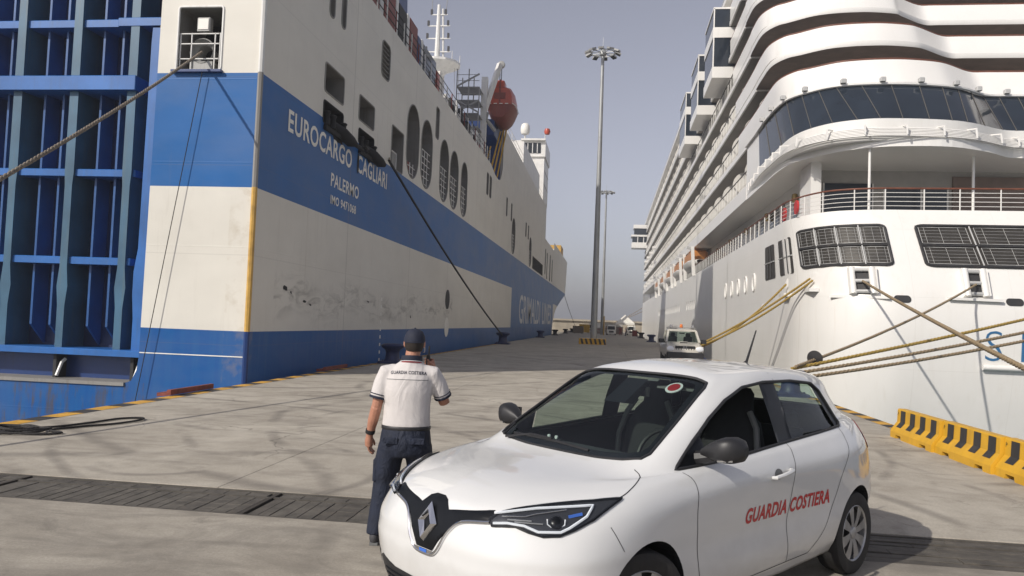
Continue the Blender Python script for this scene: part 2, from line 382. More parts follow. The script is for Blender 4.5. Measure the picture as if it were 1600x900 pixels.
# plating: faint weld seams and uneven plates
def seam(a, period, w):
    d = mth(t, 'ABSOLUTE', mth(t, 'SUBTRACT', mth(t, 'FRACT', mth(t, 'MULTIPLY', a, 1/period)), .5)); return ramp(t, d, [(0.0, 1.0), (w, 0.0)])
hb = mth(t, 'ADD', mth(t, 'MULTIPLY', noise(t, coords(t, (.5,.5,.8)), .7, 2), 1.2), mth(t, 'MULTIPLY', mth(t, 'MAXIMUM', seam(Y, 6.1, .006), seam(Z, 2.45, .012)), .12))
bump(t, b, hb, .35, .05)
paint('recess_paint', (.25,.24,.225), .6, dirt=.6); paint('deck_paint', (.40,.38,.35), .6, dirt=.6)  # recess_paint is darkened: shade inside the hull openings put into wall colour
paint('recess_dark', (.022,.022,.024), .7, dirt=.4)  # as back of an opening, near-black stands in for unlit depth
paint('steel_grey', (.33,.33,.32), .5, dirt=.5)
paint('white_metal', (.72,.71,.68), .4, dirt=.35, dirtcol=(.3,.22,.14))
paint('deep_blue', (.006,.035,.15), .42, dirt=.4, dirtcol=(.01,.02,.04), bmp=.05)
paint('ramp_blue', (.016,.125,.40), .4, var=.25, scale=.8, dirt=.35, dirtcol=(.06,.075,.06))
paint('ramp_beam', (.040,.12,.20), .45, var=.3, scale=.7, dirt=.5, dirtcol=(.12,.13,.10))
paint('red_brown', (.20,.035,.022), .55, dirt=.5)
paint('orange_boat', (.42,.055,.022), .35, var=.15, dirt=.35, dirtcol=(.12,.03,.02))
paint('crane_yellow', (.50,.30,.03), .5, dirt=.4)
paint('soot', (.008,.008,.009), .8, var=.4, bmp=.3)
paint('fender_yellow', (.60,.36,.08), .55, var=.3, scale=3, dirt=.6, dirtcol=(.25,.13,.05))
paint('letter_white', (.78,.76,.70), .5, var=.08)
paint('glass_dark', (.012,.016,.02), .08, var=.2, bmp=0)
ferry = empty('cargo_ferry', (XM, 100, -3.2), 'long roll-on cargo ferry with cream and blue striped hull moored stern-on at the quay edge', 'ship')
fs = lambda a, bb, d: (XF-d, a, bb)          # side plane (Y, Z, depth inwards)
ft = lambda a, bb, d: (a, YT+d, bb)          # transom plane (X, Z, depth inwards)
# --- openings of the shore side: (outline, depth, barred)
ovals = [(36.3,38.7),(39.2,41.7),(43.7,46.1),(46.6,49.2),(50.2,52.4),(77.4,80.2),(94.8,97.3)]
slots = [(25.55,26.05,12.5,14.4),(26.75,27.2,12.55,14.3),(42.3,43.1,12.25,14.05),(60.65,61.55,12.15,13.95),(62.15,63.1,12.15,13.95),(72.6,73.4,12.1,13.9),(76.25,77.0,12.1,13.9),(89.9,90.8,12.1,13.8),(92.7,93.5,12.1,13.8),(118.5,119.5,9.5,13.5),(122,123,9,13.2),(128,129.3,9,13.4),(133,134,9.2,13)]
rects = [(25.42,27.35,9.73,10.76),(29.12,31.1,9.72,10.72),(33.75,35.75,8.78,10.72),(99.3,114.6,8.98,10.6)]
rolls = [(25.42,27.4,8.62,9.4),(29.2,31.2,8.82,9.38)]
holes = []
for a, bb in ovals: holes.append((rrect(a, bb, 8.95, 12.68, (bb-a)/2-.01, 8), 1.5, 'oval'))
for a, bb, c0, c1 in slots: holes.append((rrect(a, bb, c0, c1, .2, 4), .35, 'slot'))
for a, bb, c0, c1 in rects: holes.append((rrect(a, bb, c0, c1, .12, 3), 1.6, 'rect'))
for a, bb, c0, c1 in rolls: holes.append((rrect(a, bb, c0, c1, .1, 3), .6, 'roll'))
holes.append((rrect(31.75, 33.0, 12.4, 14.0, .3, 4), .3, 'vent'))
outer = [(YT,-5),(137,-5),(137,15),(118,15),(118,19.9),(69.4,19.9),(69.4,16.2),(69.0,15.4),(68.2,14.75),(67,14.5),(65,14.55),(62.5,15),(YT,15)]
V, T = cdt(outer, [h[0] for h in holes], [(YT+3+i*6, z) for i in range(19) for z in (-2.5, .7, 3.3, 7, 14.6)])
MB().add([fs(a, bb, 0) for a, bb in V], T).build('hull_side', MATS['ferry_paint'], ferry, fix=False)
for k, (poly, d, kind) in enumerate(holes):
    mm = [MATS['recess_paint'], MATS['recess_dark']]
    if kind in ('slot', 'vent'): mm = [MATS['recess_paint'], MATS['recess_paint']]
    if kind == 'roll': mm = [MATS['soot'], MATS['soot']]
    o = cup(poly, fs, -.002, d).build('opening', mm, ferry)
    rim = MB().tube([fs(a, bb, .0) for a, bb in poly], .035, 5, closed=True).build('rim', MATS['recess_paint' if kind != 'roll' else 'soot'], o)
    a0, a1 = min(p[0] for p in poly), max(p[0] for p in poly)
    if kind == 'oval':
        top = 9.75 if k == 0 else 11.0
        for i in range(1, 4): y = a0+(a1-a0)*i/4; MB().tube([fs(y, 8.97, .12), fs(y, top, .12)], .03, 5).build('grating_bar', MATS['white_metal'], o)
        z = 9.2
        while z < top+.01: MB().tube([fs(a0+.05, z, .12), fs(a1-.05, z, .12)], .028, 5).build('grating_bar', MATS['white_metal'], o); z += .36
    if kind == 'vent':
        for i in range(7): MB().bar(fs(a0+.05, 12.6+i*.2, .1), fs(a1-.05, 12.6+i*.2, .1), .16, .03).build('louvre', MATS['recess_paint'], o)
    if kind == 'rect' and a1 > 100:
        for i in range(9): MB().bar(fs(a0, 9.1+i*.17, .15), fs(a1, 9.1+i*.17, .15), .08, .08).build('louvre', MATS['recess_dark'], o)
    if kind == 'rect' and abs(a0-33.75) < .1:
        MB().tube([fs(a0+.05, 9.6, .1), fs(a0+1.2, 9.6, .1), fs(a0+1.2, 8.8, .1)], .035, 6).build('handrail', MATS['white_metal'], o)
        MB().box(XF-.9, XF-.3, a0+1.2, a0+1.75, 8.8, 9.75).build('winch', MATS['steel_grey'], o)
red = MB().box(XF-.7, XF-.35, 36.5, 38.4, 8.97, 9.9).build('fire_locker', MATS['red_brown'], ferry)
# roller fairleads, black with grease and smoke
for k, (ya, yb, z0) in enumerate(((25.5, 27.5, 8.42), (29.25, 31.25, 8.42))):
    rf = MB().box(XF-.1, XF+.12, ya, yb, z0-.05, z0+.1).build('fairlead', MATS['soot'], ferry)
    for yy in (ya+.15, ya+.75, yb-.15): MB().lathe([(.10,0),(.14,.04),(.10,.1),(.10,.42),(.14,.5),(.10,.54)], 10, (XF+.06, yy, z0+.1)).build('roller', MATS['soot'], rf, smooth=True)
    MB().tube([(XF-.2, yb-.9, z0+.45), (XF+.1, yb-.35, z0+.2), (XF+.28, yb+.1, z0), (XF+.4, yb+.35, z0-.05)], [.16,.24,.22,.1], 9).build('chafing_guard', MATS['soot'], rf, smooth=True)
    rd = random.Random(k); pts = []
    for i in range(22):
        a = 2*pi*i/22; rr = rd.uniform(.6, 1.1); pts.append(fs((ya+yb)/2+.2+cos(a)*(1.1 if k == 0 else .95)*rr, z0+.2-cos(a)*.1+sin(a)*.36*rr, -.008))
    MB().add(pts, [tuple(range(22))]).build('soot_stain', MATS['soot'], ferry)
MB().tube([(XF+.38, 27.85, 8.36), (XF+.3, 28.9, 8.42)], .09, 8).build('chafing_guard', MATS['soot'], ferry, smooth=True)
MB().add([fs(29.3+.12*cos(q), 7.95+.42*sin(q), -.016) for q in [2*pi*i/12 for i in range(12)]], [tuple(range(12))]).build('soot_stain', MATS['soot'], ferry)
# lettering on the side
def side_text(body, y0, y1, zb, h, parent=ferry, matn='letter_white', off=.012, lean=0.0):
    me = text_mesh(body, 1, 1, 0, .02, 1.08)
    xs_ = [q.co.x for q in me.vertices]; zs = [q.co.y for q in me.vertices]; a, bb, c0, c1 = min(xs_), max(xs_), min(zs), max(zs)
    for q in me.vertices:
        y = y0+(q.co.x-a)/(bb-a)*(y1-y0); z = zb+(q.co.y-c0)/(c1-c0)*h; q.co = (XF+off, y, z)
    return obj('lettering', me, MATS[matn], parent)
side_text('EUROCARGO', 22.6, 28.55, 7.55, .72); side_text('CAGLIARI', 29.25, 33.3, 7.6, .72)
side_text('PALERMO', 26.45, 29.55, 6.52, .5); side_text('IMO 9471068', 26.5, 29.3, 5.88, .34)
for wd_, ya, yb in (('GRIMALDI', 86.4, 113), ('LINES', 117, 134.4)):
    me = text_mesh(wd_, 1, 1, 0, .01, 1.0); xs_ = [q.co.x for q in me.vertices]
    for q in me.vertices: q.co = (XF+.014, ya+(q.co.x-min(xs_))/(max(xs_)-min(xs_))*(yb-ya), 1.75+q.co.y/.72*3.4)
    obj('lettering', me, MATS['letter_grey'] if 'letter_grey' in MATS else paint('letter_grey', (.55,.56,.58), .5), ferry)
# scrapes: bare patches
rd = random.Random(11)
for (ya, za, L, H) in ((23.0,2.62,.42,.2),(23.45,2.5,.2,.1),(24.6,2.25,.35,.1),(25.1,2.15,.3,.08),(31.4,2.45,.4,.1),(38.5,1.9,.3,.16)):
    pts = []
    for i in range(14):
        a = 2*pi*i/14; rr = rd.uniform(.55, 1.05); pts.append(fs(ya+cos(a)*L*.5*rr, za+sin(a)*H*.5*rr-cos(a)*H*.2, -.006))
    MB().add(pts, [tuple(range(14))]).build('paint_scrape', MATS['soot'], ferry)
# draught marks and thruster sign
for i in range(10): MB().add([fs(33.25, -.5+i*.34, -.01), fs(33.42, -.5+i*.34, -.01), fs(33.42, -.36+i*.34, -.01), fs(33.25, -.36+i*.34, -.01)], [(0,1,2,3)]).build('draught_mark', MATS['letter_white'], ferry)
for z in (1.35, 3.1): MB().lathe([(.62,0),(.62,.02)], 24, (XF+.004, 47.4, z), 'x').build('thruster_sign', MATS['letter_white' if z < 2 else 'recess_dark'], ferry)
# corner post, chafed yellow
MB().tube([(XF-.02, YT-.02, -4), (XF-.02, YT-.02, 1.26)], .085, 8).build('corner_post', MATS['deep_blue'], ferry)
MB().tube([(XF-.02, YT-.02, 1.26), (XF-.02, YT-.02, 5.41)], .085, 8).build('corner_post', MATS['fender_yellow'], ferry)
MB().tube([(XF-.02, YT-.02, 5.41), (XF-.02, YT-.02, 8.76)], .085, 8).build('corner_post', MATS['recess_paint'], ferry)
MB().tube([(XF-.02, YT-.02, 8.76), (XF-.02, YT-.02, 15)], .085, 8).build('corner_post', MATS['white_metal'], ferry)
# --- transom
RX0, RX1 = -33.25, -13.5      # ramp opening
haw = rrect(-12.86, -11.47, 8.84, 10.74, .08, 3)
opening = [(RX0,14.2),(RX0,-.1),(RX0+.3,-.4),(RX1-.45,-.4),(RX1-.2,-.3),(RX1-.05,0),(RX1,.4),(RX1+.1,14.2)]
V, T = cdt([(XL,-5),(XF,-5),(XF,15),(XL,15)], [haw, opening], [(x, z) for x in (-36,-34,-13,-11) for z in (-3,1,3,5,7,12)])
MB().add([ft(a, bb, 0) for a, bb in V], T).build('transom', MATS['ferry_paint'], ferry, fix=False)
MB().add([ft(-13.48, .515, -.012), ft(-10.3, .515, -.012), ft(-10.3, .545, -.012), ft(-13.48, .545, -.012)], [(0,1,2,3)]).build('load_line', MATS['letter_white'], ferry)
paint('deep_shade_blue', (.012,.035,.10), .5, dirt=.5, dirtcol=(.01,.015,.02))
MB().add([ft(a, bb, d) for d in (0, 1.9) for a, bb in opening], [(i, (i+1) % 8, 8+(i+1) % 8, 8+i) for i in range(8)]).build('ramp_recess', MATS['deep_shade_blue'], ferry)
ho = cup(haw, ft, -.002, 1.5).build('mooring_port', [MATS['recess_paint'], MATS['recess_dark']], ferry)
MB().tube([ft(a, bb, 0) for a, bb in haw], .04, 6, closed=True).build('rim', MATS['white_metal'], ho)
MB().lathe([(.36,-.12),(.40,-.06),(.37,0),(.25,.1),(.22,.5)], 20, (-12.15, YT+.2, 9.45), 'y', cap=False).build('chock', MATS['steel_grey'], ho, smooth=True)
MB().box(-12.5, -11.8, YT+.1, YT+.7, 8.86, 9.15).build('chock_foot', MATS['steel_grey'], ho)
for zz in (9.2, 9.65, 9.95): MB().tube([ft(-12.84, zz, .06), ft(-11.6, zz, .06)], .022, 6).build('handrail', MATS['white_metal'], ho)
for xx in (-12.8, -12.45, -11.72, -11.56): MB().tube([ft(xx, 8.86, .06), ft(xx, 9.97, .06)], .022, 6).build('handrail', MATS['white_metal'], ho)
fl = MB().cbox(-12.35, -11.93, YT+.1, YT+.3, 10.05, 10.47, .03).build('floodlight', MATS['steel_grey'], ho)
MB().box(-12.3, -11.98, YT+.085, YT+.1, 10.1, 10.42).build('lens', MATS['letter_white'], fl)
MB().tube([(-12.14, YT+.2, 10.06), (-12.14, YT+.2, 9.97)], .05, 8).build('bracket', MATS['steel_grey'], fl)
MB().box(-12.95, -11.4, YT-.14, YT+.02, 8.76, 8.83).build('sill', MATS['deep_blue'], ho)
# --- stern ramp with its stiffeners; shade between girders put into darker plate and rib blues
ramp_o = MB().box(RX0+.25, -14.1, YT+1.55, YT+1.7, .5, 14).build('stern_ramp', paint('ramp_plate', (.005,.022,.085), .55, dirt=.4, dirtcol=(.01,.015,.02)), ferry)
YR = YT+1.55
k = 0
for i in range(10):
    x = -14.62-1.9*i
    if x < RX0: break
    prof = [(.35, .36), (.42, .36), (.44, .24), (1.8, .24), (2.4, .36), (3.0, .24), (5.5, .24), (5.9, .30), (13.9, .26)]
    mb = MB(); L = []; 
    for z, wd in prof: L.append([(x-wd/2, YR-.02, z), (x-wd/2, YR-.98, z), (x+wd/2, YR-.98, z), (x+wd/2, YR-.02, z)])
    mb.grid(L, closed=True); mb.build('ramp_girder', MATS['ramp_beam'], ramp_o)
    for dx in (.62, 1.26):
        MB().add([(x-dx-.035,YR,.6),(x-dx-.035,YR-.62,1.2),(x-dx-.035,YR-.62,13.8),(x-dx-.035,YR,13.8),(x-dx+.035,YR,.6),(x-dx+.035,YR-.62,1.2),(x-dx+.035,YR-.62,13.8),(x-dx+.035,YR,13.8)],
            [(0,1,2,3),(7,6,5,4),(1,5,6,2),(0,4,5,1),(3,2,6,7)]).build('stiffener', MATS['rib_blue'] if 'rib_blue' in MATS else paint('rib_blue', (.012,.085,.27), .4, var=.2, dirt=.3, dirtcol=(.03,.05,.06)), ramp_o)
for z, h, d in ((10.55,.24,.9),(8.62,.44,1.15),(5.9,.22,.9),(3.2,.22,.9)):
    MB().cbox(RX0+.3, -14.40, YR-d, YR-.01, z-h/2, z+h/2, .02).build('ramp_beam', MATS['ramp_blue'], ramp_o)
MB().cbox(RX0+.3, -13.62, YR-1.3, YR-.01, .36, .55, .02).build('ramp_ledge', MATS['ramp_blue'], ramp_o)
L = []
for z, wd in ((.55,.5),(1.5,.5),(2.2,.62),(2.9,.62),(3.6,.42),(9.9,.34),(10.35,.30)): L.append([(-13.88-wd/2, YR-.05, z), (-13.88-wd/2, YR-1.0, z), (-13.88+wd/2, YR-1.0, z), (-13.88+wd/2, YR-.05, z)])
MB().grid(L, closed=True).build('ramp_edge_post', MATS['ramp_blue'], ramp_o)
MB().cbox(-15.2, -13.75, YR-1.0, YR-.05, 10.42, 10.68, .02).build('ramp_edge_post', MATS['ramp_blue'], ramp_o)
for x in (-14.0, -16.5, -19.5, -22.5):
    MB().box(x-.05, x+.05, YR-1.1, YR-.6, -.38, .36).build('hinge', MATS['recess_dark'], ramp_o)
    MB().tube([(x+.12, YR-1.15, -.3), (x+.16, YR-1.0, .1), (x+.2, YR-.9, .2)], .05, 6).build('hinge_pin', MATS['white_metal'], ramp_o)
MB().box(RX0+.3, RX1-.1, YT+.9, YT+1.6, -.4, .36).build('ramp_sill', MATS['deep_blue'], ferry)
MB().box(RX0+.35, RX1-.4, YT-.05, YT+.9, -.46, -.36).build('ramp_sill', MATS['recess_paint'], ferry)
# --- bow, far side, decks
levels = [(-5,128,188),(1.2,131,192),(5.2,137,198),(8.7,172,206),(12,174,210),(15,175,212),(16.4,176,213)]
rows = []
for z, yf, ye in levels:
    row = [(XF-.001, 136.9, z), (XF-.001, max(137, yf*.9+13.7), z)] if z > 5 else [(XF-.001, 136.9, z)]
    n = 14; a = max(137, yf); row = [(XF, 136.95, z), (XF, a, z)]
    for i in range(1, n+1):
        u = i/n; row.append((XF+(XM-XF)*(1-math.sqrt(max(0, 1-u**2.2))) if z > 5 else XF+(XM-XF)*u**1.6, a+(ye-a)*u if z > 5 else 137+(ye-137)*u, z))
    rows.append(row)
MB().grid(rows).build('bow', MATS['ferry_paint'], ferry)
MB().grid([[(2*XM-p[0], p[1], p[2]) for p in r] for r in rows]).build('bow', MATS['ferry_paint'], ferry)
MB().box(XL, XL+.1, YT, 137, -5, 15).build('hull_side', MATS['ferry_paint'], ferry)
MB().box(XL+.1, XF-.02, YT+.05, 137, 14.4, 14.5).build('weather_deck', MATS['deck_paint'], ferry)
MB().box(XL+.1, XF-.02, 137, 172, 14.9, 15.0).build('fore_deck', MATS['recess_paint'], ferry)
sup = MB().box(XL, XF-.02, 69.6, 117.9, 14.5, 19.9).build('superstructure', MATS['white_metal'], ferry)
MB().box(-22, XF-.25, 69.2, 69.58, 14.5, 19.85).build('blue_bulkhead', MATS['deep_blue'], ferry)
MB().box(-22, XF-.35, 65.5, 69.2, 18.2, 19.6).build('blue_beam', MATS['deep_blue'], ferry)
# railing along the roof of the superstructure
for yy in range(70, 112, 3): MB().tube([(XF-.15, yy, 19.9), (XF-.15, yy, 21)], .03, 5).build('rail_post', MATS['white_metal'], sup)
for z in (20.45, 21): MB().tube([(XF-.15, 69.8, z), (XF-.15, 111, z)], .028, 5).build('handrail', MATS['white_metal'], sup)
MB().box(-13.2, XF-.1, 86, 106, 19.9, 22.6).build('deck_house', MATS['white_metal'], sup)
bridge = MB().box(-36, XF+.05, 110.5, 118.2, 19.9, 26.2).build('bridge', MATS['white_metal'], ferry)
MB().box(-36.2, XF+.2, 110.2, 118.6, 26.2, 28.6).build('wheelhouse', MATS['white_metal'], bridge)
MB().box(-13.2, -10.7, 110.12, 110.2, 26.7, 28.2).build('window', MATS['glass_dark'], bridge)
for x in (-12.6, -11.9, -11.2): MB().box(x-.05, x+.05, 110.05, 110.12, 26.7, 28.2).build('mullion', MATS['white_metal'], bridge)
MB().box(-13.6, -10.0, 109.6, 110.2, 28.5, 28.75).build('eave', MATS['white_metal'], bridge)
MB().tube([(-13.3,112,28.6),(-13.3,112,30)], .12, 8).build('radome_stand', MATS['white_metal'], bridge)
MB().lathe([(.0,29.9),(.55,29.95),(.7,30.3),(.7,30.9),(.6,31.3),(.4,31.55),(.0,31.65)], 16, (-13.3,112,0)).build('radome', MATS['letter_white'], bridge, smooth=True)
MB().tube([(-10.2,111,28.6),(-10.2,111,30.2)], .06, 6).build('light_stand', MATS['white_metal'], bridge)
MB().lathe([(0,29.6),(.35,29.7),(.48,30.1),(.35,30.5),(0,30.6)], 12, (-9.9,111,0)).build('signal_ball', MATS['orange_boat'], bridge, smooth=True)
for z in (22.2, 24.2): MB().box(XF+.05, XF+.09, 110.6, 118, z, z+.06).build('seam', MATS['recess_paint'], bridge)
MB().tube([(XF-.2,118.3,19.9),(XF-.2,118.3,15)], .12, 6).build('pipe', MATS['white_metal'], bridge)
for i in range(9):
    yy = 139+i*4; MB().tube([(XF-.1, yy, 15), (XF-.1, yy, 16.2)], .04, 5).build('rail_post', MATS['white_metal'], ferry)
MB().box(-13, XF-.3, 160, 168, 15, 18.4).build('windlass_house', MATS['fender_yellow'], ferry)
MB().box(-12.4, XF-.15, 150, 156, 15, 16.6).build('locker', MATS['white_metal'], ferry)
# funnel
fn = MB(); fn.grid([[(-23,43,14.5),(-15.2,43,14.5),(-15.2,54,14.5),(-23,54,14.5)],[(-22.4,44.5,34),(-15.6,44.5,34),(-15.6,53,34),(-22.4,53,34)]], closed=True).add([(-22.4,44.5,34),(-15.6,44.5,34),(-15.6,53,34),(-22.4,53,34)],[(0,1,2,3)])
fn.build('funnel', MATS['deep_blue'], ferry)
# bulwark rail of the weather deck with its clutter
for i in range(30):
    yy = YT+.6+i*1.42; MB().tube([(XF-.12, yy, 15), (XF-.12, yy, 16.15)], .035, 5).build('rail_post', MATS['white_metal' if i % 3 else 'red_brown'], ferry)
for z in (15.4, 15.78, 16.15): MB().tube([(XF-.12, YT+.3, z), (XF-.12, 63, z)], .022, 5).build('handrail', MATS['recess_dark'], ferry)
rd = random.Random(5)
y = 30.6
for nm, L, H, mt in (('stowage_rack',1.6,2.4,'red_brown'),('vent_trunk',.5,2.7,'white_metal'),('stowage_rack',1.7,2.3,'red_brown'),('vent_trunk',.4,2.6,'white_metal'),('stowage_rack',1.4,2.1,'recess_dark'),('vent_trunk',.4,2.2,'white_metal'),('stowage_rack',1.5,2.2,'red_brown'),('locker',.7,1.9,'deep_blue'),('vent_trunk',.35,2.0,'white_metal'),('locker',3.0,1.9,'glass_dark'),('locker',.9,1.5,'orange_boat'),('vent_trunk',.5,1.8,'letter_white')):
    MB().cbox(XF-2.0, XF-.35, y, y+L, 14.5, 15+H, .03).build(nm, MATS[mt], ferry); y += L+.12
while y < 62:
    L = rd.uniform(.3, .9); MB().cbox(XF-1.4, XF-.4, y, y+L, 14.5, 15+rd.uniform(.8, 1.7), .03).build('deck_fitting', MATS[rd.choice(('white_metal','recess_dark','red_brown','white_metal'))], ferry); y += L+rd.uniform(.3, .8)
# stair tower and davit
st = MB().box(XF-3.0, XF-.9, 61.0, 61.15, 14.5, 14.7).build('stair_tower', MATS['steel_grey'], ferry)
for x in (XF-2.9, XF-1.9, XF-1.0):
    for yy in (61.1, 63.4): MB().tube([(x, yy, 14.5), (x, yy, 22.6 if x < XF-1.5 else 21)], .05, 5).build('tower_leg', MATS['steel_grey'], st)
for i in range(6):
    z = 15.6+i*1.1
    MB().box(XF-2.9, XF-1.0, 61.1, 63.4, z-.03, z+.02).build('landing', MATS['steel_grey'], st)
    MB().bar((XF-2.9, 61.0, z), (XF-1.0, 61.0, z+(1.05 if i % 2 else -1.05)), .10, .12).build('flight', MATS['steel_grey'], st)
    for dz in (.5, 1.0): MB().tube([(XF-2.9, 61.05, z+dz), (XF-1.0, 61.05, z+dz)], .025, 4).build('handrail', MATS['steel_grey'], st)
dv = MB().bar((XF-.95, 63.4, 14.5), (XF-.95, 63.4, 22.6), .5, .55).build('boat_davit', MATS['white_metal'], ferry)
MB().bar((XF-.9, 63.4, 19.8), (XF+.1, 64.6, 24.2), .34, .42).build('davit_arm', MATS['white_metal'], dv)
MB().bar((XF-.9, 63.3, 19.2), (XF-.1, 64.5, 18.3), .2, .25).build('davit_arm', MATS['steel_grey'], dv)
MB().bar((XF-1.6, 63.4, 15.2), (XF-.6, 63.4, 19.6), .2, .25).build('davit_arm', MATS['steel_grey'], dv)
MB().lathe([(.0,-.2),(.3,-.16),(.34,0),(.3,.16),(0,.2)], 12, (XF+.2, 64.8, 24.2), 'y').build('sheave', MATS['steel_grey'], dv)
for dx in (0, .14): MB().tube([(XF+.1+dx, 64.8, 24.2), (XF+.1+dx, 64.8, 22.8)], .035, 5).build('fall_wire', MATS['recess_dark'], dv)
for (x, y0, x2, y2, z2) in ((-.35,66.0,.25,67.4,19.3),(-.05,66.4,.45,67.6,19.2),(-.6,65.4,.0,67.0,18.9),(-1.3,64.8,-1.0,65.2,17.6),(-1.0,64.6,-.6,65.6,17.2),(-.5,65.0,-.3,66.4,16.8)):
    MB().tube([(XF+x, y0, 14.6), (XF+x2, y2, z2)], .07, 6).build('launch_rail', MATS['crane_yellow'], dv)
# radar mast above the bridge
MX = XM-1.7
ms = MB().tube([(MX,103,19.9),(MX,103,30),(MX,103,46)], [.7,.6,.22], 8).build('radar_mast', MATS['white_metal'], ferry)
MB().tube([(MX+1.0,103.4,34),(MX+.55,103.2,45.5)], .16, 6).build('mast_leg', MATS['white_metal'], ms)
MB().lathe([(.6,35.6),(1.2,36.4),(3.1,37.3),(3.1,37.6),(.6,37.6)], 12, (MX+.3,103,0)).build('platform', MATS['white_metal'], ms)
for z, wd in ((39.3,1.6),(41.2,1.5),(43.0,1.4),(44.6,1.0)):
    MB().bar((MX-wd,103,z), (MX+wd+.3,103,z), .12, .14).build('yard', MATS['white_metal'], ms)
    for sx_ in (-1, 1):
        MB().box(MX+sx_*wd-.14, MX+sx_*wd+.14, 102.85, 103.15, z+.05, z+.75).build('signal_lamp', MATS['recess_dark'], ms)
for i in range(9):
    a = i/9*2*pi; MB().tube([(MX+.3+3*cos(a),103+3*sin(a),37.6), (MX+.3+3*cos(a),103+3*sin(a),38.7)], .05, 4).build('rail_post', MATS['white_metal'], ms)
MB().tube([(MX-.9,103,44.6),(MX-1.0,103,47.4)], .05, 4).build('aerial', MATS['steel_grey'], ms); MB().tube([(MX+1.0,103,44.6),(MX+1.3,103,48.5)], .05, 4).build('aerial', MATS['steel_grey'], ms)
MB().bar((MX-1.3,102.4,31.4),(MX+1.6,102.4,31.2), .25, .3).build('radar_scanner', MATS['white_metal'], ms)
for x in (2.6, 3.2): MB().tube([(MX+x,103,37.3),(MX+x+.3,103,22)], .03, 4).build('stay', MATS['steel_grey'], ms)
# lifeboat
LBX, LBY = XF+.15, 67.0
lb = empty('lifeboat', (LBX, LBY, 19), 'red enclosed lifeboat hanging from the white davit over the ferry rail', 'lifeboat')
lo_, up_ = [], []
for yy, s_, k_, zt in ((-2.2,.86,19.6,22.2),(-1.6,.97,19.3,22.4),(-.3,1.0,19.1,22.5),(1.0,.95,19.2,22.4),(1.9,.66,19.6,22.0),(2.4,.15,20.4,21.3)):
    lo_.append([(LBX+1.3*s_*q, LBY+yy, 20.72+(k_-20.72)*(1-abs(q)**2.6)) for q in (-1,-.93,-.8,-.6,-.3,0,.3,.6,.8,.93,1)])
    up_.append([(LBX+1.24*s_*q, LBY+yy, 20.74+(zt-20.74)*h) for q, h in ((-1,0),(-.99,.45),(-.9,.72),(-.72,.92),(-.4,1),(0,1.02),(.4,1),(.72,.92),(.9,.72),(.99,.45),(1,0))])
mb = MB().grid(lo_); mb.add(lo_[0], [tuple(range(11))]); mb.build('hull', MATS['red_brown'], lb, smooth=40)
mb = MB().grid(up_); mb.add(up_[0], [tuple(range(11))]); mb.build('canopy', MATS['orange_boat'], lb, smooth=40)
MB().bar((LBX, LBY-2.24, 20.8), (LBX, LBY-2.2, 22.9), .14, .1).build('lifting_post', MATS['red_brown'], lb)
MB().cbox(LBX-.45, LBX+.35, LBY-1.9, LBY-.7, 22.35, 22.95, .1).build('wheelhouse', MATS['orange_boat'], lb)
MB().box(LBX-.5, LBX+.5, LBY-2.24, LBY-2.19, 21.2, 21.75).build('hatch', MATS['red_brown'], lb)
for k in range(4): MB().bar((LBX-1.0+k*.5, LBY-2.25, 20.78), (LBX-.72+k*.5, LBY-2.25, 20.78), .05, .06).build('grab_line', MATS['letter_white'], lb)
MB().tube([(LBX+1.3*s_, LBY+y, 20.8) for y, s_ in ((-2.2,.9),(-1.6,1.0),(-.3,1.03),(1.0,.98),(1.9,.7))], .04, 6).build('grab_line', MATS['letter_white'], lb)
MB().tube([(LBX-1.3*s_, LBY+y, 20.8) for y, s_ in ((-2.2,.9),(-1.6,1.0),(-.3,1.03),(1.0,.98),(1.9,.7))], .04, 6).build('grab_line', MATS['letter_white'], lb)
# ================================================================ the cruise ship
XC, XS = 9.5, 23.0       # quay-side plane and centre line
paint('ship_white', (.80,.785,.75), .3, var=.04, scale=.4, dirt=.12, dirtcol=(.45,.38,.28), bmp=.02)
m, t, b = nodes('cruise_hull'); tc = t.nodes.new('ShaderNodeTexCoord'); sx = t.nodes.new('ShaderNodeSeparateXYZ'); t.links.new(tc.outputs['Object'], sx.inputs[0]); v = coords(t)
n1 = noise(t, v, .4, 6); n2 = noise(t, coords(t, (4,4,.25)), .9, 5, .6)
c = mix(t, ramp(t, n1, [(.3, 0.0), (.7, 1.0)]), (.75,.735,.70), (.80,.785,.75))
c = mix(t, mth(t, 'MULTIPLY', ramp(t, n2, [(.55, 0.0), (.8, 1.0)]), .16), c, (.5,.44,.34))
c = mix(t, mth(t, 'LESS_THAN', sx.outputs[2], -2.65), c, (.02,.10,.22))
sm0 = lambda a, p, ph, w_: ramp(t, mth(t, 'ABSOLUTE', mth(t, 'SUBTRACT', mth(t, 'FRACT', mth(t, 'MULTIPLY', mth(t, 'ADD', a, ph), 1/p)), .5)), [(0.0, 1.0), (w_, 0.0)])
c = mix(t, mth(t, 'MULTIPLY', mth(t, 'MAXIMUM', mth(t, 'MAXIMUM', sm0(sx.outputs[1], 7.7, 1.0, .002), sm0(sx.outputs[0], 4.1, .6, .003)), sm0(sx.outputs[2], 3.3, 1.3, .005)), .22), c, (.42,.38,.32))
c = mix(t, mth(t, 'MULTIPLY', ramp(t, noise(t, coords(t, (7,7,.12)), 1.0, 4, .6), [(.62, 0.0), (.78, 1.0)]), .16), c, (.5,.36,.2))
t.links.new(c, b.inputs['Base Color']); b.inputs['Roughness'].default_value = .28
sm = lambda a, p, w_: ramp(t, mth(t, 'ABSOLUTE', mth(t, 'SUBTRACT', mth(t, 'FRACT', mth(t, 'MULTIPLY', a, 1/p)), .5)), [(0.0, 1.0), (w_, 0.0)])
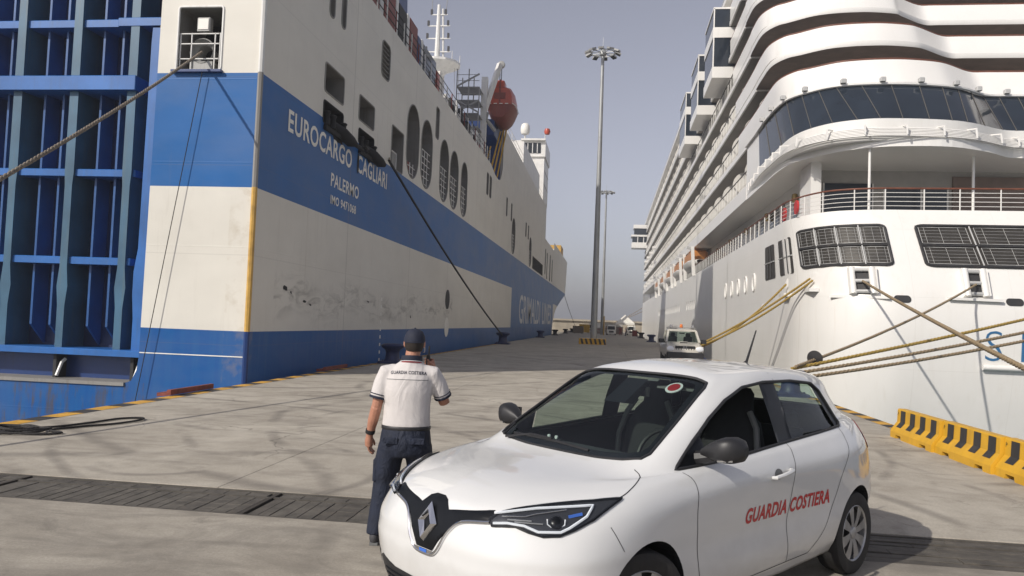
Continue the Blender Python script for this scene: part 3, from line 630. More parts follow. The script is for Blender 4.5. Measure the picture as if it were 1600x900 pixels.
bump(t, b, mth(t, 'ADD', noise(t, coords(t, (.6,.6,.9)), .6, 2), mth(t, 'MULTIPLY', mth(t, 'MAXIMUM', sm(sx.outputs[1], 5.3, .005), sm(sx.outputs[2], 2.9, .008)), .1)), .16, .05)
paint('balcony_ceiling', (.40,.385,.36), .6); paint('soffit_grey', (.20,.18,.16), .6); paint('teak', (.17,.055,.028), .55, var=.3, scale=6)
paint('terrace_wall', (.20,.15,.125), .6, var=.25); paint('screen_bronze', (.05,.045,.038), .45, metal=.3, var=.25)
paint('tinted_glass', (.020,.028,.040), .10, var=.25, scale=.6, bmp=.01); MATS['tinted_glass'].node_tree.nodes['Principled BSDF'].inputs['Specular IOR Level'].default_value = .45
paint('name_blue', (.03,.14,.30), .4); paint('grey_metal', (.45,.45,.44), .45); paint('brass', (.42,.30,.12), .4, metal=.5)
paint('life_red', (.5,.03,.03), .5); paint('pool_blue', (.03,.16,.5), .6)
cruise = empty('cruise_ship', (XS, 140, -3.2), 'white cruise ship with rounded terraced stern and rows of balconies at the quay', 'ship')
W3 = MATS['ship_white']
def plan(P, n=5, mirror=True):
    # half plan curve from the quay side round the stern to the centre line, then mirrored
    q = [(p.x, p.y) for p in crom([(a, bb, 0) for a, bb in P], n)]
    if mirror: q = q+[(2*XS-a, bb) for a, bb in reversed(q[:-1])]
    return q
def normal2(q):
    out = []
    for i in range(len(q)):
        a, bb = q[max(0, i-1)], q[min(len(q)-1, i+1)]; d = Vector((bb[0]-a[0], bb[1]-a[1])).normalized(); out.append((d.y, -d.x))
    return out
def offs(q, d): return [(p[0]+n[0]*d, p[1]+n[1]*d) for p, n in zip(q, normal2(q))]
HP = [(9.5,64),(9.5,56),(9.5,50),(9.5,46.5),(9.62,43.1),(10.6,40.3),(12.4,39.15),(15,38.9),(19.5,38.7),(23,38.62)]
DZ = [(-5,-.8),(-3,-1.5),(0,-2.3),(3,-2.5),(5.1,-1.75),(7.2,-.65),(8.0,0)]
def dyz(z):
    for (a, p), (bb, q) in zip(DZ, DZ[1:]):
        if a <= z <= bb: u = (z-a)/(bb-a); return p+(q-p)*u
    return 0
def hull_at(p, z):
    w_ = min(1, max(0, (52-p[1])/9)); w_ = w_*w_*(3-2*w_); return (p[0], p[1]+dyz(z)*w_)
HC = plan(HP, 8)
zl = [-5,-3,-1.5,0,1.5,3,4.1,5.1,6.1,7.2,8.0]
MB().grid([[(*hull_at(p, z), z) for p in HC] for z in zl]).build('stern', MATS['cruise_hull'], cruise, smooth=50)
def hull_pt(X, z, off=0):
    # point on the stern surface at a given X (quay half, stern part)
    best = None; q = HC[:len(HC)//2+1]
    for i in range(len(q)-1):
        if q[i][0] <= X <= q[i+1][0] and q[i+1][0] > q[i][0]+1e-6:
            u = (X-q[i][0])/(q[i+1][0]-q[i][0]); y = q[i][1]+(q[i+1][1]-q[i][1])*u; d = Vector((q[i+1][0]-q[i][0], q[i+1][1]-q[i][1])).normalized(); best = (X, y, d)
    X, y, d = best; a = hull_at((X, y), z); return Vector((a[0]+d.y*off, a[1]-d.x*off, z))
def hull_s(s, z, off=0):
    # s: fraction of the half curve measured in points
    q = HC[:len(HC)//2+1]; f = s*(len(q)-1); i = min(int(f), len(q)-2); u = f-i
    x = q[i][0]+(q[i+1][0]-q[i][0])*u; y = q[i][1]+(q[i+1][1]-q[i][1])*u; d = Vector((q[i+1][0]-q[i][0], q[i+1][1]-q[i][1])).normalized()
    a = hull_at((x, y), z); return Vector((a[0]+d.y*off, a[1]-d.x*off, z))
def s_of(X=None, Y=None):
    lo, hi = 0., 1.
    for _ in range(50):
        mid = (lo+hi)/2; p = hull_s(mid, 8)
        if (p.x < X if X is not None else p.y > Y): lo = mid
        else: hi = mid
    return lo
# side of the hull with portholes
sp = lambda a, bb, d: (XC+d, a, bb)
ports = [(52.2+i*3.05, 5.05) for i in range(5)]+[(88+i*2.1, 4.6) for i in range(5)]+[(106+i*2.1, 4.6) for i in range(22)]
ph = [[(y+.42*cos(2*pi*i/16), z+.58*sin(2*pi*i/16)) for i in range(16)] for y, z in ports]
V, T = cdt([(63.9,-5),(222,-5),(222,8.0),(63.9,8.0)], [p for p in ph if p[0][0] > 64.5], [(70+i*9, z) for i in range(16) for z in (-2.65, 0, 2.5, 6.5)])
MB().add([sp(a, bb, 0) for a, bb in V], T).build('hull_side', MATS['cruise_hull'], cruise)
for p, (y, z) in zip(ph, ports):
    if y < 64.5:
        o = MB().add([sp(a, bb, -.012) for a, bb in p], [tuple(range(16))]).build('porthole', W3, cruise)
        MB().add([sp(y-.12+(a-y)*.7, bb, -.02) for a, bb in p], [tuple(range(16))]).build('pane', MATS['tinted_glass'], o)
        MB().tube([sp(a, bb, -.03) for a, bb in p], .06, 6, closed=True).build('rim', W3, o)
    else:
        cup(p, sp, -.002, .35).build('porthole', [W3, MATS['grey_metal']], cruise)
rows = []
for z, yf, ye in ((-5,215,248),(0,218,252),(4,221,256),(8,222,262),(13,222,264)):
    rows.append([(XC, 221.9, z)]+[(XC+(XS-XC)*(i/12)**1.7, 222+(ye-222)*i/12, z) for i in range(1, 13)])
MB().grid(rows).build('bow', MATS['cruise_hull'], cruise, smooth=40); MB().grid([[(2*XS-p[0], p[1], p[2]) for p in r] for r in rows]).build('bow', MATS['cruise_hull'], cruise, smooth=40)
MB().box(2*XS-XC-.1, 2*XS-XC, 63.9, 222, -5, 8).build('hull_side', MATS['cruise_hull'], cruise)
# promenade deck floor and inner walls
fl = offs(HC, -.05); MB().add([(*p, 7.9) for p in fl]+[(*p, 7.995) for p in fl], [tuple(range(len(fl)))]+[tuple(range(len(fl), 2*len(fl)))]).build('promenade_deck', MATS['balcony_ceiling'], cruise)
MB().box(11.5, 2*XS-11.5, 45.5, 222, 7.95, 11.25).build('promenade_wall', W3, cruise)
MB().box(XC+.02, XC+.3, 104, 222, 7.9, 8.6).build('bulwark', W3, cruise)
for i in range(9):
    y = 47.5+i*1.75
    if i not in (2, 6): MB().prism(rrect(y, y+1.05, 8.9, 10.6, .45, 5), lambda a, bb, d: (11.5-d, a, bb), .0, .03).build('promenade_window', MATS['tinted_glass'], cruise)
for i in range(6): MB().lathe([(.05,0),(.16,.08),(.2,.3),(.16,.55),(.05,.6)], 10, (11.25, 49+i*8.5, 9.9)).build('wall_lamp', MATS['brass'], cruise, smooth=True)
# side superstructure core and stern screen walls
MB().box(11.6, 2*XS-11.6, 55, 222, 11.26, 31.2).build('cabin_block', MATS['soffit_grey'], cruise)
px = [(11.25,43.2),(11.25,46),(12.2,46.2)]
pil = MB().box(10.75, 11.3, 43.2, 45.6, 8, 11.25).build('screen_wall', W3, cruise)
scw = MB().box(11.3, 34.7, 45.3, 45.5, 8, 11.25).build('stern_screen', MATS['balcony_ceiling'], cruise)
for (a, bb, z0, z1) in ((12.0,14.6,8.15,10.45),(15.3,17.2,8.15,10.2),(17.4,18.6,8.1,10.2)):
    w_ = MB().box(a, bb, 45.2, 45.29, z0, z1).build('stern_window', MATS['tinted_glass'], scw)
    MB().box(a-.08, a, 45.18, 45.3, z0, z1).build('frame', W3, w_); MB().box(bb, bb+.08, 45.18, 45.3, z0, z1).build('frame', W3, w_)
MB().box(18.9, 27.1, 45.15, 45.29, 8.05, 10.9).build('bar_recess', MATS['terrace_wall'], scw)
MB().box(19.6, 22, 44.3, 45.0, 8.0, 8.75).build('lounge_bench', MATS['pool_blue'], scw)
# railing round the stern
rc = offs(HC, -.06)
MB().tube([(*p, 9.06) for p in rc[8:-8]], .045, 8).build('teak_handrail', MATS['teak'], cruise, smooth=True)
for z in (8.2, 8.42, 8.64, 8.85): MB().tube([(*p, z) for p in rc[8:-8]], .016, 5).build('rail_wire', W3, cruise)
L = 0; last = None
postm = MB().tube([(0,0,0),(0,0,1.05)], .03, 6).mesh('rail_post'); postm.materials.append(W3)
for p in rc[4:len(rc)//2+2]:
    if last is not None: L += math.hypot(p[0]-last[0], p[1]-last[1])
    last = p
    if L > 1.35: inst('rail_post', postm, (*p, 8.0), cruise); L = 0
for i in range(38): inst('rail_post', postm, (XC+.06, 58+i*1.25, 8.0), cruise)
MB().tube([(XC+.06, 56, 9.06), (XC+.06, 104, 9.06)], .04, 6).build('teak_handrail', MATS['teak'], cruise)
for z in (8.2, 8.42, 8.64, 8.85): MB().tube([(XC+.06, 56, z), (XC+.06, 104, z)], .02, 5).build('rail_wire', W3, cruise)
MB().lathe([(.24,-.05),(.38,-.05),(.38,.05),(.24,.05)], 16, (9.7, 44.6, 8.5), 'x').build('lifebuoy', MATS['life_red'], cruise, smooth=True)
MB().lathe([(.24,-.05),(.38,-.05),(.38,.05),(.24,.05)], 16, (9.72, 41.9, 8.5), 'x').build('lifebuoy', MATS['life_red'], cruise, smooth=True)
# mooring deck openings with screens
def screen(s0, s1, z0, z1, cols, slant=0):
    n = 16; rr = rrect(0, 1, 0, 1, .07, 4)
    P = lambda a, bb, off: hull_s(s0+(s1-s0)*a+slant*(1-bb), z0+(z1-z0)*bb, off)
    mb = MB(); mb.grid([[P(i/n, j/4, .02) for i in range(n+1)] for j in range(5)]); o = mb.build('mooring_opening', MATS['screen_bronze'], cruise)
    rim = []
    for k in range(len(rr)):
        a, bb = rr[k], rr[(k+1) % len(rr)]
        for u in range(4): rim.append(P(a[0]+(bb[0]-a[0])*u/4, a[1]+(bb[1]-a[1])*u/4, .05))
    MB().tube(rim, .07, 6, closed=True).build('rim', MATS['recess_dark'], o)
    for c_ in range(1, cols): MB().tube([P(c_/cols, j/4, .07) for j in range(5)], .035, 6).build('mullion', MATS['grey_metal'], o)
    MB().tube([P(i/n, .5, .07) for i in range(n+1)], .055, 6).build('mullion', MATS['recess_dark'], o)
    for c_ in range(cols):
        for h in (0, 1):
            a0, a1, b0, b1 = (c_+.06)/cols, (c_+.94)/cols, h*.5+.05, h*.5+.45
            edge = [P(a0+(a1-a0)*u/4, b0, .06) for u in range(5)]+[P(a1, b1, .06)]+[P(a1+(a0-a1)*u/4, b1, .06) for u in range(1, 5)]
            MB().tube(edge, .016, 5, closed=True).build('gate_frame', MATS['grey_metal'], o)
            for u in (.14, .5, .86): MB().tube([P(a0+(a1-a0)*u, b0, .045), P(a0+(a1-a0)*u, b1, .045)], .007, 4).build('gate_bar', MATS['grey_metal'], o)
            for u in (.2, .4, .6, .8): MB().tube([P(a0+(a1-a0)*q/4, b0+(b1-b0)*u, .045) for q in range(5)], .007, 4).build('gate_bar', MATS['grey_metal'], o)
    return o
screen(s_of(Y=42.4), s_of(X=12.95), 5.15, 7.15, 4, .004); screen(s_of(X=14.3), s_of(X=21.6), 5.15, 7.15, 3, .006)
for (ya, yb) in ((43.3,45.7),(46.7,48.9)):
    o = MB().prism(rrect(ya, yb, 4.95, 7.0, .15, 4), lambda a, bb, d: tuple(hull_s(s_of(Y=a), bb, d)), .01, .03).build('mooring_door', MATS['screen_bronze'], cruise)
    for yy in (ya+.8, ya+1.5): MB().tube([hull_s(s_of(Y=yy), 5, .05), hull_s(s_of(Y=yy), 6.95, .05)], .03, 5).build('mullion', MATS['recess_dark'], o)
    MB().tube([hull_s(s_of(Y=ya), 5.95, .05), hull_s(s_of(Y=yb), 5.95, .05)], .04, 5).build('mullion', MATS['grey_metal'], o)
# roller fairleads on the stern
def fair(X):
    zb, zt = 3.75, 5.0
    P = lambda dx, z, off: hull_pt(X+dx, z, off)
    mb = MB(); mb.add([P(-.42,zb,.03),P(.42,zb,.03),P(.42,zt,.03),P(-.42,zt,.03)], [(0,1,2,3)]); o = mb.build('mooring_fairlead', MATS['recess_dark'], cruise)
    for dx in (-.38, .38):
        MB().tube([P(dx,zb,.14),P(dx,zt,.14)], .15, 10).build('roller', MATS['ship_white'], o, smooth=True)
        MB().bar(P(dx*1.35,zb,.1),P(dx*1.35,zt,.1), .05, .3).build('cheek', MATS['ship_white'], o)
    for z in (zb+.12, zb+.62, zt-.1): MB().tube([P(-.3,z,.12),P(.3,z,.12)], .09, 8).build('roller', MATS['grey_metal'], o)
    MB().bar(P(-1.2,zb-.12,.12),P(1.0,zb-.16,.12), .24, .12).build('sill', MATS['ship_white'], o)
fair(11.75); fair(16.35)
for X in (13.25, 17.9):
    MB().prism(rrect(-.36,.36,-.17,.17,.165,6), lambda a, bb, d: tuple(hull_pt(X+a, 3.55+bb, d)), .01, .03).build('hawse_slot', MATS['recess_dark'], cruise)
o = MB().lathe([(.34,.02),(.44,.06),(.34,.14),(.25,.1),(.25,.02)], 18, (0,0,0), 'y').mesh('chock', 40); o.materials.append(W3)
for Y_, z in ((41.4,4.5),(44.3,4.35)):
    p = hull_s(s_of(Y=Y_), z, .0); q = inst('chock', o, p, cruise, rz=R(-70)); MB().box(p.x-.35, p.x+.1, p.y-.55, p.y+.5, z-.62, z-.45).build('chock_sill', W3, cruise)
# name on the stern (only its first letters stand in view)
for ch_, x0 in (('S', 16.55), ('I', 17.95)):
    me = text_mesh(ch_, 1, 1, 0, -.018, 1.1)
    for q in me.vertices: q.co = hull_pt(x0+q.co.x*2.0, .88+q.co.y/.72*1.45, .02)
    obj('letter', me, MATS['name_blue'], cruise)
MB().tube([hull_pt(16.55+i*.6, .6, .12) for i in range(11)], .13, 10).build('fender_tube', W3, cruise, smooth=True)
# canopy over the aft promenade
CP = [(9.5,56),(9.5,50),(9.55,45.5),(9.9,43.2),(11.2,40.9),(12.7,39.6),(14.3,39.2),(16.4,39.3),(18.6,40.4),(20,41.5),(21.2,41.6),(23,41.6)]
cq = plan(CP, 4); n = len(cq)
can = MB().grid([[(*p, 11.2) for p in cq], [(*p, 11.62) for p in offs(cq, -.02)]]); can.add([(*p, 11.2) for p in cq], [tuple(range(n))]); can.add([(*p, 11.62) for p in offs(cq, -.02)], [tuple(range(n))])
can.build('canopy', W3, cruise)
MB().tube([(12.75,39.9,8.0),(12.75,39.9,11.2)], .07, 10).build('canopy_post', W3, cruise, smooth=True); MB().tube([(18.3,41.4,8.0),(18.3,41.4,11.2)], .07, 10).build('canopy_post', W3, cruise, smooth=True)
# side overhang under the first balcony deck
MB().box(XC-.02, 11.7, 55.9, 222, 11.22, 12.25).build('deck_edge', W3, cruise)
# white band, sunshade slats, slanted glazing
WB = [(9.5,56),(9.5,52.3),(9.55,47),(9.75,42.9),(10.75,40.6),(12.4,39.5),(14.1,39.35),(16.2,39.6),(17.7,40.15),(19.7,41.45),(21,41.65),(23,41.65)]
WT = [(9.5,56),(9.5,52.5),(9.45,48.5),(9.7,44.7),(10.7,42.9),(12.0,41.9),(14.3,41.62),(16.6,41.9),(18.2,42.5),(19.7,43.6),(21.2,43.75),(23,43.75)]
wb, wt = plan(WB, 5), plan(WT, 5)
MB().grid([[(*p, 11.5) for p in offs(wb, -.02)], [(*p, 12.0) for p in offs(wb, .0)], [(*p, 12.62) for p in wb]]).build('fascia', W3, cruise, smooth=40)
half = len(wb)//2
MB().add([(*p, 11.53) for p in wb], [tuple(range(len(wb)))]).build('fascia_soffit', W3, cruise)
def taper(d):
    return [(p[0]+n_[0]*d*min(1, max(.05, (56-p[1])/7)), p[1]+n_[1]*d*min(1, max(.05, (56-p[1])/7))) for p, n_ in zip(wb, normal2(wb))]
for k in range(6):
    z = 12.14-.085*k; d0 = .14+.05*k; a_, b_ = taper(d0), taper(d0+.03)
    MB().grid([[(*p, z) for p in a_[2:-2]], [(*p, z-.055) for p in b_[2:-2]], [(*p, z-.06) for p in taper(d0-.03)[2:-2]], [(*p, z-.01) for p in taper(d0-.04)[2:-2]]]).build('sunshade_slat', W3, cruise)
qi, qo, ql = offs(wb, -.02), taper(.50), taper(.56); L = 9
for i in range(2, half+1):
    L += math.hypot(wb[i][0]-wb[i-1][0], wb[i][1]-wb[i-1][1])
    if L > 1.45:
        MB().bar((*qi[i], 12.22), (*qo[i], 12.16), .07, .06).build('sunshade_bracket', W3, cruise); MB().bar((*qo[i], 12.19), (*ql[i], 11.68), .07, .06).build('sunshade_bracket', W3, cruise); L = 0
# glazing panes, each its own part
i0 = 6; cuts = list(range(i0, len(wb)-i0, 3))
for a, bb in zip(cuts, cuts[1:]):
    MB().grid([[(*wb[i], 12.62) for i in range(a, bb+1)], [(*wt[i], 15.02) for i in range(a, bb+1)]]).build('glass_pane', MATS['tinted_glass'], cruise, smooth=50)
    MB().bar((*offs(wb, .015)[bb], 12.62), (*offs(wt, .015)[bb], 15.02), .03, .03).build('glazing_bar', MATS['bar_tan'] if 'bar_tan' in MATS else paint('bar_tan', (.12,.11,.095), .4), cruise)
MB().grid([[(*wb[i], 12.62) for i in range(0, i0+1)], [(*wt[i], 15.02) for i in range(0, i0+1)]]).build('fascia', W3, cruise)
MB().tube([(*p, 15.06) for p in offs(wt, .1)], .09, 6).build('gutter', W3, cruise, smooth=True)
L = 0
for i in range(7, half+8):
    L += math.hypot(wt[i][0]-wt[i-1][0], wt[i][1]-wt[i-1][1])
    if L > 1.7:
        p = offs(wt, .22)[i]; MB().cbox(p[0]-.14, p[0]+.14, p[1]-.14, p[1]+.14, 15.12, 15.36, .04).build('floodlight', MATS['grey_metal'], cruise); L = 0
# stern terraces
BT = [(9.5,60),(9.5,53),(9.45,48.5),(9.55,46.2),(10.1,44.8),(10.8,44.2),(12,43.25),(13.2,42.85),(14.4,42.72),(15.4,42.75),(16.8,43.05),(17.8,43.5),(19.5,44.8),(20.6,44.9),(23,44.9)]
for k in range(5):
    z0 = 15.1+3.22*k; dy = 3.1*k
    bt = [(p[0]-(.22*k if 17.5 < p[0] < 21 else 0), p[1]+dy*(1 if p[1] < 52 else .6)) for p in BT]
    q = plan(bt, 4); nq = len(q)
    low = offs(q, .0) if k else q
    lo_off = [(p[0], p[1]-(.95 if p[1]-dy < 47.5 else .3)) for p in q]
    rows = [[(*p, z0) for p in lo_off], [(*p, z0+.12) for p in offs(lo_off, .04)]]
    if k:
        rows += [[(*p, z0+.3) for p in offs(lo_off, .02)], [(*p, z0+.36) for p in offs(lo_off, -.16)]]
        mid = [(p[0], p[1]-.62) if p[1]-dy < 47.5 else (p[0], p[1]-.2) for p in q]; rows += [[(*p, z0+.46) for p in mid]]
    rows += [[(*p, z0+1.66) for p in q], [(*p, z0+1.66) for p in offs(q, -.12)], [(*p, z0+.5) for p in offs(q, -.14)]]
    MB().grid(rows).build('terrace_bulwark', W3, cruise, smooth=35)
    MB().tube([(*p, z0+1.72) for p in offs(q, -.05)], .05, 6).build('teak_handrail', MATS['teak'], cruise)
    fl = lo_off
    MB().add([(*p, z0+.02) for p in fl], [tuple(range(nq))]).build('terrace_soffit', MATS['balcony_ceiling' if k == 0 else 'terrace_wall'], cruise)
    MB().add([(*p, z0+.5) for p in offs(q, -.1)], [tuple(range(nq))]).build('terrace_deck', MATS['balcony_ceiling'], cruise)
    MB().box(11.7, 2*XS-11.7, 49.5+dy, 56, z0+.5, z0+3.2).build('terrace_wall', MATS['balcony_ceiling'], cruise) if 49.5+dy < 55.5 else None
    for (a, bb) in (((19.5,20.8),(21,22.2)) if k < 2 else ()):
        w_ = MB().box(a, bb, 49.4+dy, 49.5+dy, z0+.7, z0+2.6).build('terrace_window', MATS['tinted_glass'], cruise); MB().box(a-.1, a, 49.36+dy, 49.5+dy, z0+.6, z0+2.7).build('frame', W3, w_)
# balcony decks along the side
divp = [(.16,0),(2.1,0),(2.1,2.3),(1.05,2.3),(.78,2.24),(.5,2.05),(.3,1.78),(.19,1.45),(.16,1.1)]
divm = MB().prism(divp, lambda a, bb, d: (a, d, bb), 0, .12).mesh('balcony_divider'); divm.materials.append(paint('divider_cream', (.66,.64,.60), .5, var=.06))
bposts = MB().box(-.03, .02, -.03, .03, -.05, 1.1).mesh('balcony_post'); bposts.materials.append(W3)
for k in range(6):
    z = 12.25+3.2*k if k == 0 else 15.45+3.22*(k-1)
    y0 = 55.9 if k == 0 else 50.5+(k-1)*2.6
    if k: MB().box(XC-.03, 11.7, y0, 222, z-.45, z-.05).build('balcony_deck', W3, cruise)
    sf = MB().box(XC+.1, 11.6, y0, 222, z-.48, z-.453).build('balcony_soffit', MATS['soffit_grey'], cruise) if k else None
    MB().tube([(XC+.05, y0, z+1.1), (XC+.05, 221, z+1.1)], .05, 5).build('balcony_rail', MATS['screen_bronze'], cruise)
    MB().tube([(XC+.05, y0, z+.2), (XC+.05, 221, z+.2)], .02, 4).build('balcony_rail', W3, cruise)
    y = y0+1.2+(.7 if k % 2 else 0); i = 0
    while y < 150: inst('balcony_divider', divm, (XC-.12, y, z), cruise); y += 5.5; i += 1
    yy = y0+.3
    while yy < 112: inst('balcony_post', bposts, (XC+.05, yy, z), cruise); yy += 1.5
    far = MB()
    while y < 220: far.add([(XC-.12+a, y+d, z+bb) for d in (0,.12) for a, bb in divp], [tuple(range(9)), tuple(range(17,8,-1))]); y += 5.5
    far.build('far_dividers', W3, cruise, kind='stuff')
    gl = MB().box(11.5, 11.59, y0+4, 221, z+.1, z+2.2).build('cabin_glazing', MATS['tinted_glass'], cruise)
MB().box(XC-.1, 2*XS-XC, 62, 222, 31.0, 31.5).build('sun_deck', W3, cruise)
MB().box(XC+.2, XC+.3, 62, 222, 31.5, 32.6).build('wind_screen', MATS['tinted_glass'], cruise)
MB().tube([(XC+.25, 62, 32.65), (XC+.25, 222, 32.65)], .06, 5).build('wind_screen_rail', W3, cruise)
# glazed bays projecting from the upper decks
for y0, y1 in ((66,72),(77.5,84),(90,97.5)):
    o = MB().box(8.1, 12, y0, y1, 23.4, 24.35).build('glazed_bay', W3, cruise)
    MB().box(8.16, 12, y0+.06, y1-.06, 24.35, 26.9).build('glass_pane', MATS['tinted_glass'], o)
    MB().box(8.1, 12, y0, y1, 26.9, 27.8).build('bay_fascia', W3, o)
    MB().box(8.16, 12, y0+.06, y1-.06, 27.8, 29.4).build('glass_pane', MATS['tinted_glass'], o)
    MB().box(8.12, 8.22, y0, y0+.1, 24.35, 26.9).build('bay_frame', W3, o); MB().box(8.12, 8.22, y0, y0+.1, 27.8, 29.45).build('bay_frame', W3, o); MB().box(9.7, 9.8, y0-.02, y0+.06, 27.8, 29.4).build('bay_frame', W3, o)
    MB().box(8.1, 12, y0, y1, 29.4, 29.55).build('bay_roof', W3, o)
# bridge wing far forward
bwg = MB().box(5.6, 10.5, 212, 217, 23.6, 25.1).build('bridge_wing', W3, cruise)
MB().box(5.75, 10.5, 212.1, 216.9, 25.1, 26.7).build('wing_window', MATS['tinted_glass'], bwg); MB().box(5.4, 10.6, 211.8, 217.2, 26.7, 27.2).build('wing_roof', W3, bwg)
MB().box(6.2, 10.5, 212.3, 216.8, 27.2, 29).build('wing_window', MATS['tinted_glass'], bwg); MB().box(6.0, 10.6, 212, 217, 29, 30).build('wing_roof', W3, bwg)
for x in (7.2, 8.8): MB().box(x-.1, x+.1, 212, 212.12, 25.1, 26.7).build('mullion', W3, bwg)
for i, yy in enumerate((164, 176, 188, 200)):
    for z in (12.2, 15.4, 18.6): MB().box(8.7, 9.6, yy, yy+1.2, z, z+.5).build('balcony_return', W3, cruise)
# tenders under the overhang
for i in range(5):
    y0 = 88+i*15
    tb = empty('tender_boat', (9.6, y0+5.5, 8.6), 'white and orange tender boat slung under the overhang of the cruise ship', 'tender', group='tenders along the cruise ship side')
    rows = []
    for u, s in ((0,.35),(.12,.8),(.3,1),(.7,1),(.88,.75),(1,.12)):
        rows.append([(10.1+1.25*s*cos(a), y0+11*u, 9.6+1.0*s*sin(a)*(1 if sin(a) < 0 else .35)) for a in [2*pi*j/14 for j in range(14)]])
    MB().grid(rows, closed=True).build('hull', W3, tb, smooth=50)
    MB().cbox(9.15, 11.1, y0+1.8, y0+9.5, 9.85, 10.95, .25).build('canopy', MATS['orange_tender'] if 'orange_tender' in MATS else paint('orange_tender', (.5,.2,.05), .4), tb)
    for dy in (.6, 10.2):
        MB().bar((9.4,y0+dy,7.9),(9.2,y0+dy,11.2), .35, .45).build('davit', W3, cruise); MB().bar((9.2,y0+dy,11.0),(8.6,y0+dy,11.1), .25, .3).build('davit', MATS['grey_metal'], cruise)
# ================================================================ the white hatchback
RINGS = [
 [(.74,0,.19),(.71,.40,.19),(.52,.70,.20),(.25,.78,.20),(-.4,.80,.20),(-1.0,.81,.20),(-1.7,.81,.20),(-2.5,.80,.24),(-3.05,.66,.30),(-3.14,.35,.30),(-3.16,0,.30)],
 [(.81,0,.32),(.78,.42,.32),(.60,.73,.33),(.30,.85,.33),(-.4,.852,.31),(-1.0,.85,.31),(-1.7,.85,.31),(-2.5,.86,.34),(-3.10,.72,.38),(-3.21,.38,.40),(-3.235,0,.40)],
 [(.84,0,.50),(.81,.44,.50),(.62,.76,.51),(.30,.887,.50),(-.4,.868,.42),(-1.0,.862,.41),(-1.7,.866,.41),(-2.5,.893,.50),(-3.12,.75,.56),(-3.22,.4,.58),(-3.245,0,.58)],
 [(.842,0,.58),(.81,.445,.58),(.61,.765,.585),(.28,.894,.585),(-.4,.868,.565),(-1.0,.850,.55),(-1.7,.860,.555),(-2.5,.898,.62),(-3.115,.752,.66),(-3.215,.4,.68),(-3.24,0,.68)],
 [(.835,0,.66),(.80,.44,.66),(.59,.765,.665),(.26,.893,.67),(-.4,.882,.70),(-1.0,.876,.70),(-1.7,.884,.715),(-2.5,.899,.76),(-3.10,.75,.76),(-3.2,.4,.78),(-3.225,0,.78)],
 [(.79,0,.785),(.735,.44,.785),(.50,.745,.795),(.16,.868,.83),(-.4,.886,.86),(-1.0,.893,.88),(-1.7,.896,.905),(-2.5,.890,.945),(-3.08,.72,.95),(-3.17,.4,.95),(-3.19,0,.95)],
 [(.715,0,.86),(.65,.42,.862),(.40,.685,.885),(.06,.80,.925),(-.4,.838,.958),(-1.0,.848,.985),(-1.7,.848,1.02),(-2.5,.82,1.06),(-3.0,.67,1.1),(-3.1,.38,1.1),(-3.12,0,1.1)],
 [(.45,0,.945),(.40,.36,.942),(.18,.60,.950),(-.10,.735,.970),(-.45,.795,.992),(-1.0,.808,1.022),(-1.7,.808,1.058),(-2.5,.775,1.105),(-2.95,.63,1.15),(-3.06,.36,1.16),(-3.08,0,1.16)],
 [(-.20,0,1.012),(-.18,.35,1.006),(-.14,.605,.996),(-.27,.725,.998),(-.55,.772,1.03),(-1.0,.775,1.062),(-1.7,.775,1.10),(-2.45,.738,1.15),(-2.85,.6,1.2),(-2.98,.35,1.22),(-3.0,0,1.22)],
 [(-.62,0,1.265),(-.60,.34,1.255),(-.575,.58,1.222),(-.67,.675,1.225),(-.88,.708,1.25),(-1.2,.718,1.27),(-1.7,.72,1.285),(-2.32,.69,1.305),(-2.72,.575,1.325),(-2.85,.33,1.335),(-2.88,0,1.345)],
 [(-1.06,0,1.495),(-1.04,.33,1.485),(-1.03,.525,1.455),(-1.13,.588,1.448),(-1.32,.615,1.466),(-1.55,.625,1.480),(-1.85,.622,1.483),(-2.28,.60,1.472),(-2.66,.52,1.445),(-2.82,.3,1.435),(-2.88,0,1.445)],
 [(-1.3,0,1.548),(-1.3,.26,1.54),(-1.33,.40,1.524),(-1.42,.465,1.522),(-1.55,.495,1.528),(-1.7,.50,1.534),(-1.9,.495,1.532),(-2.2,.465,1.520),(-2.48,.39,1.502),(-2.62,.22,1.49),(-2.68,0,1.495)],
 [(-1.65,0,1.562),(-1.65,.1,1.561),(-1.68,.15,1.56),(-1.72,.18,1.559),(-1.77,.2,1.559),(-1.83,.2,1.559),(-1.9,.19,1.558),(-2.0,.18,1.555),(-2.08,.13,1.553),(-2.12,.08,1.553),(-2.14,0,1.553)],
]
RINGS = [[(u, y, z+(.0 if k < 10 else .014 if k == 10 else .022)) for u, y, z in r] for k, r in enumerate(RINGS)]
m, t, b = nodes('car_white'); v = coords(t)
n1 = noise(t, v, 3, 5); c = mix(t, ramp(t, n1, [(.3, 0.0), (.7, 1.0)]), (.64,.645,.64), (.68,.68,.67))
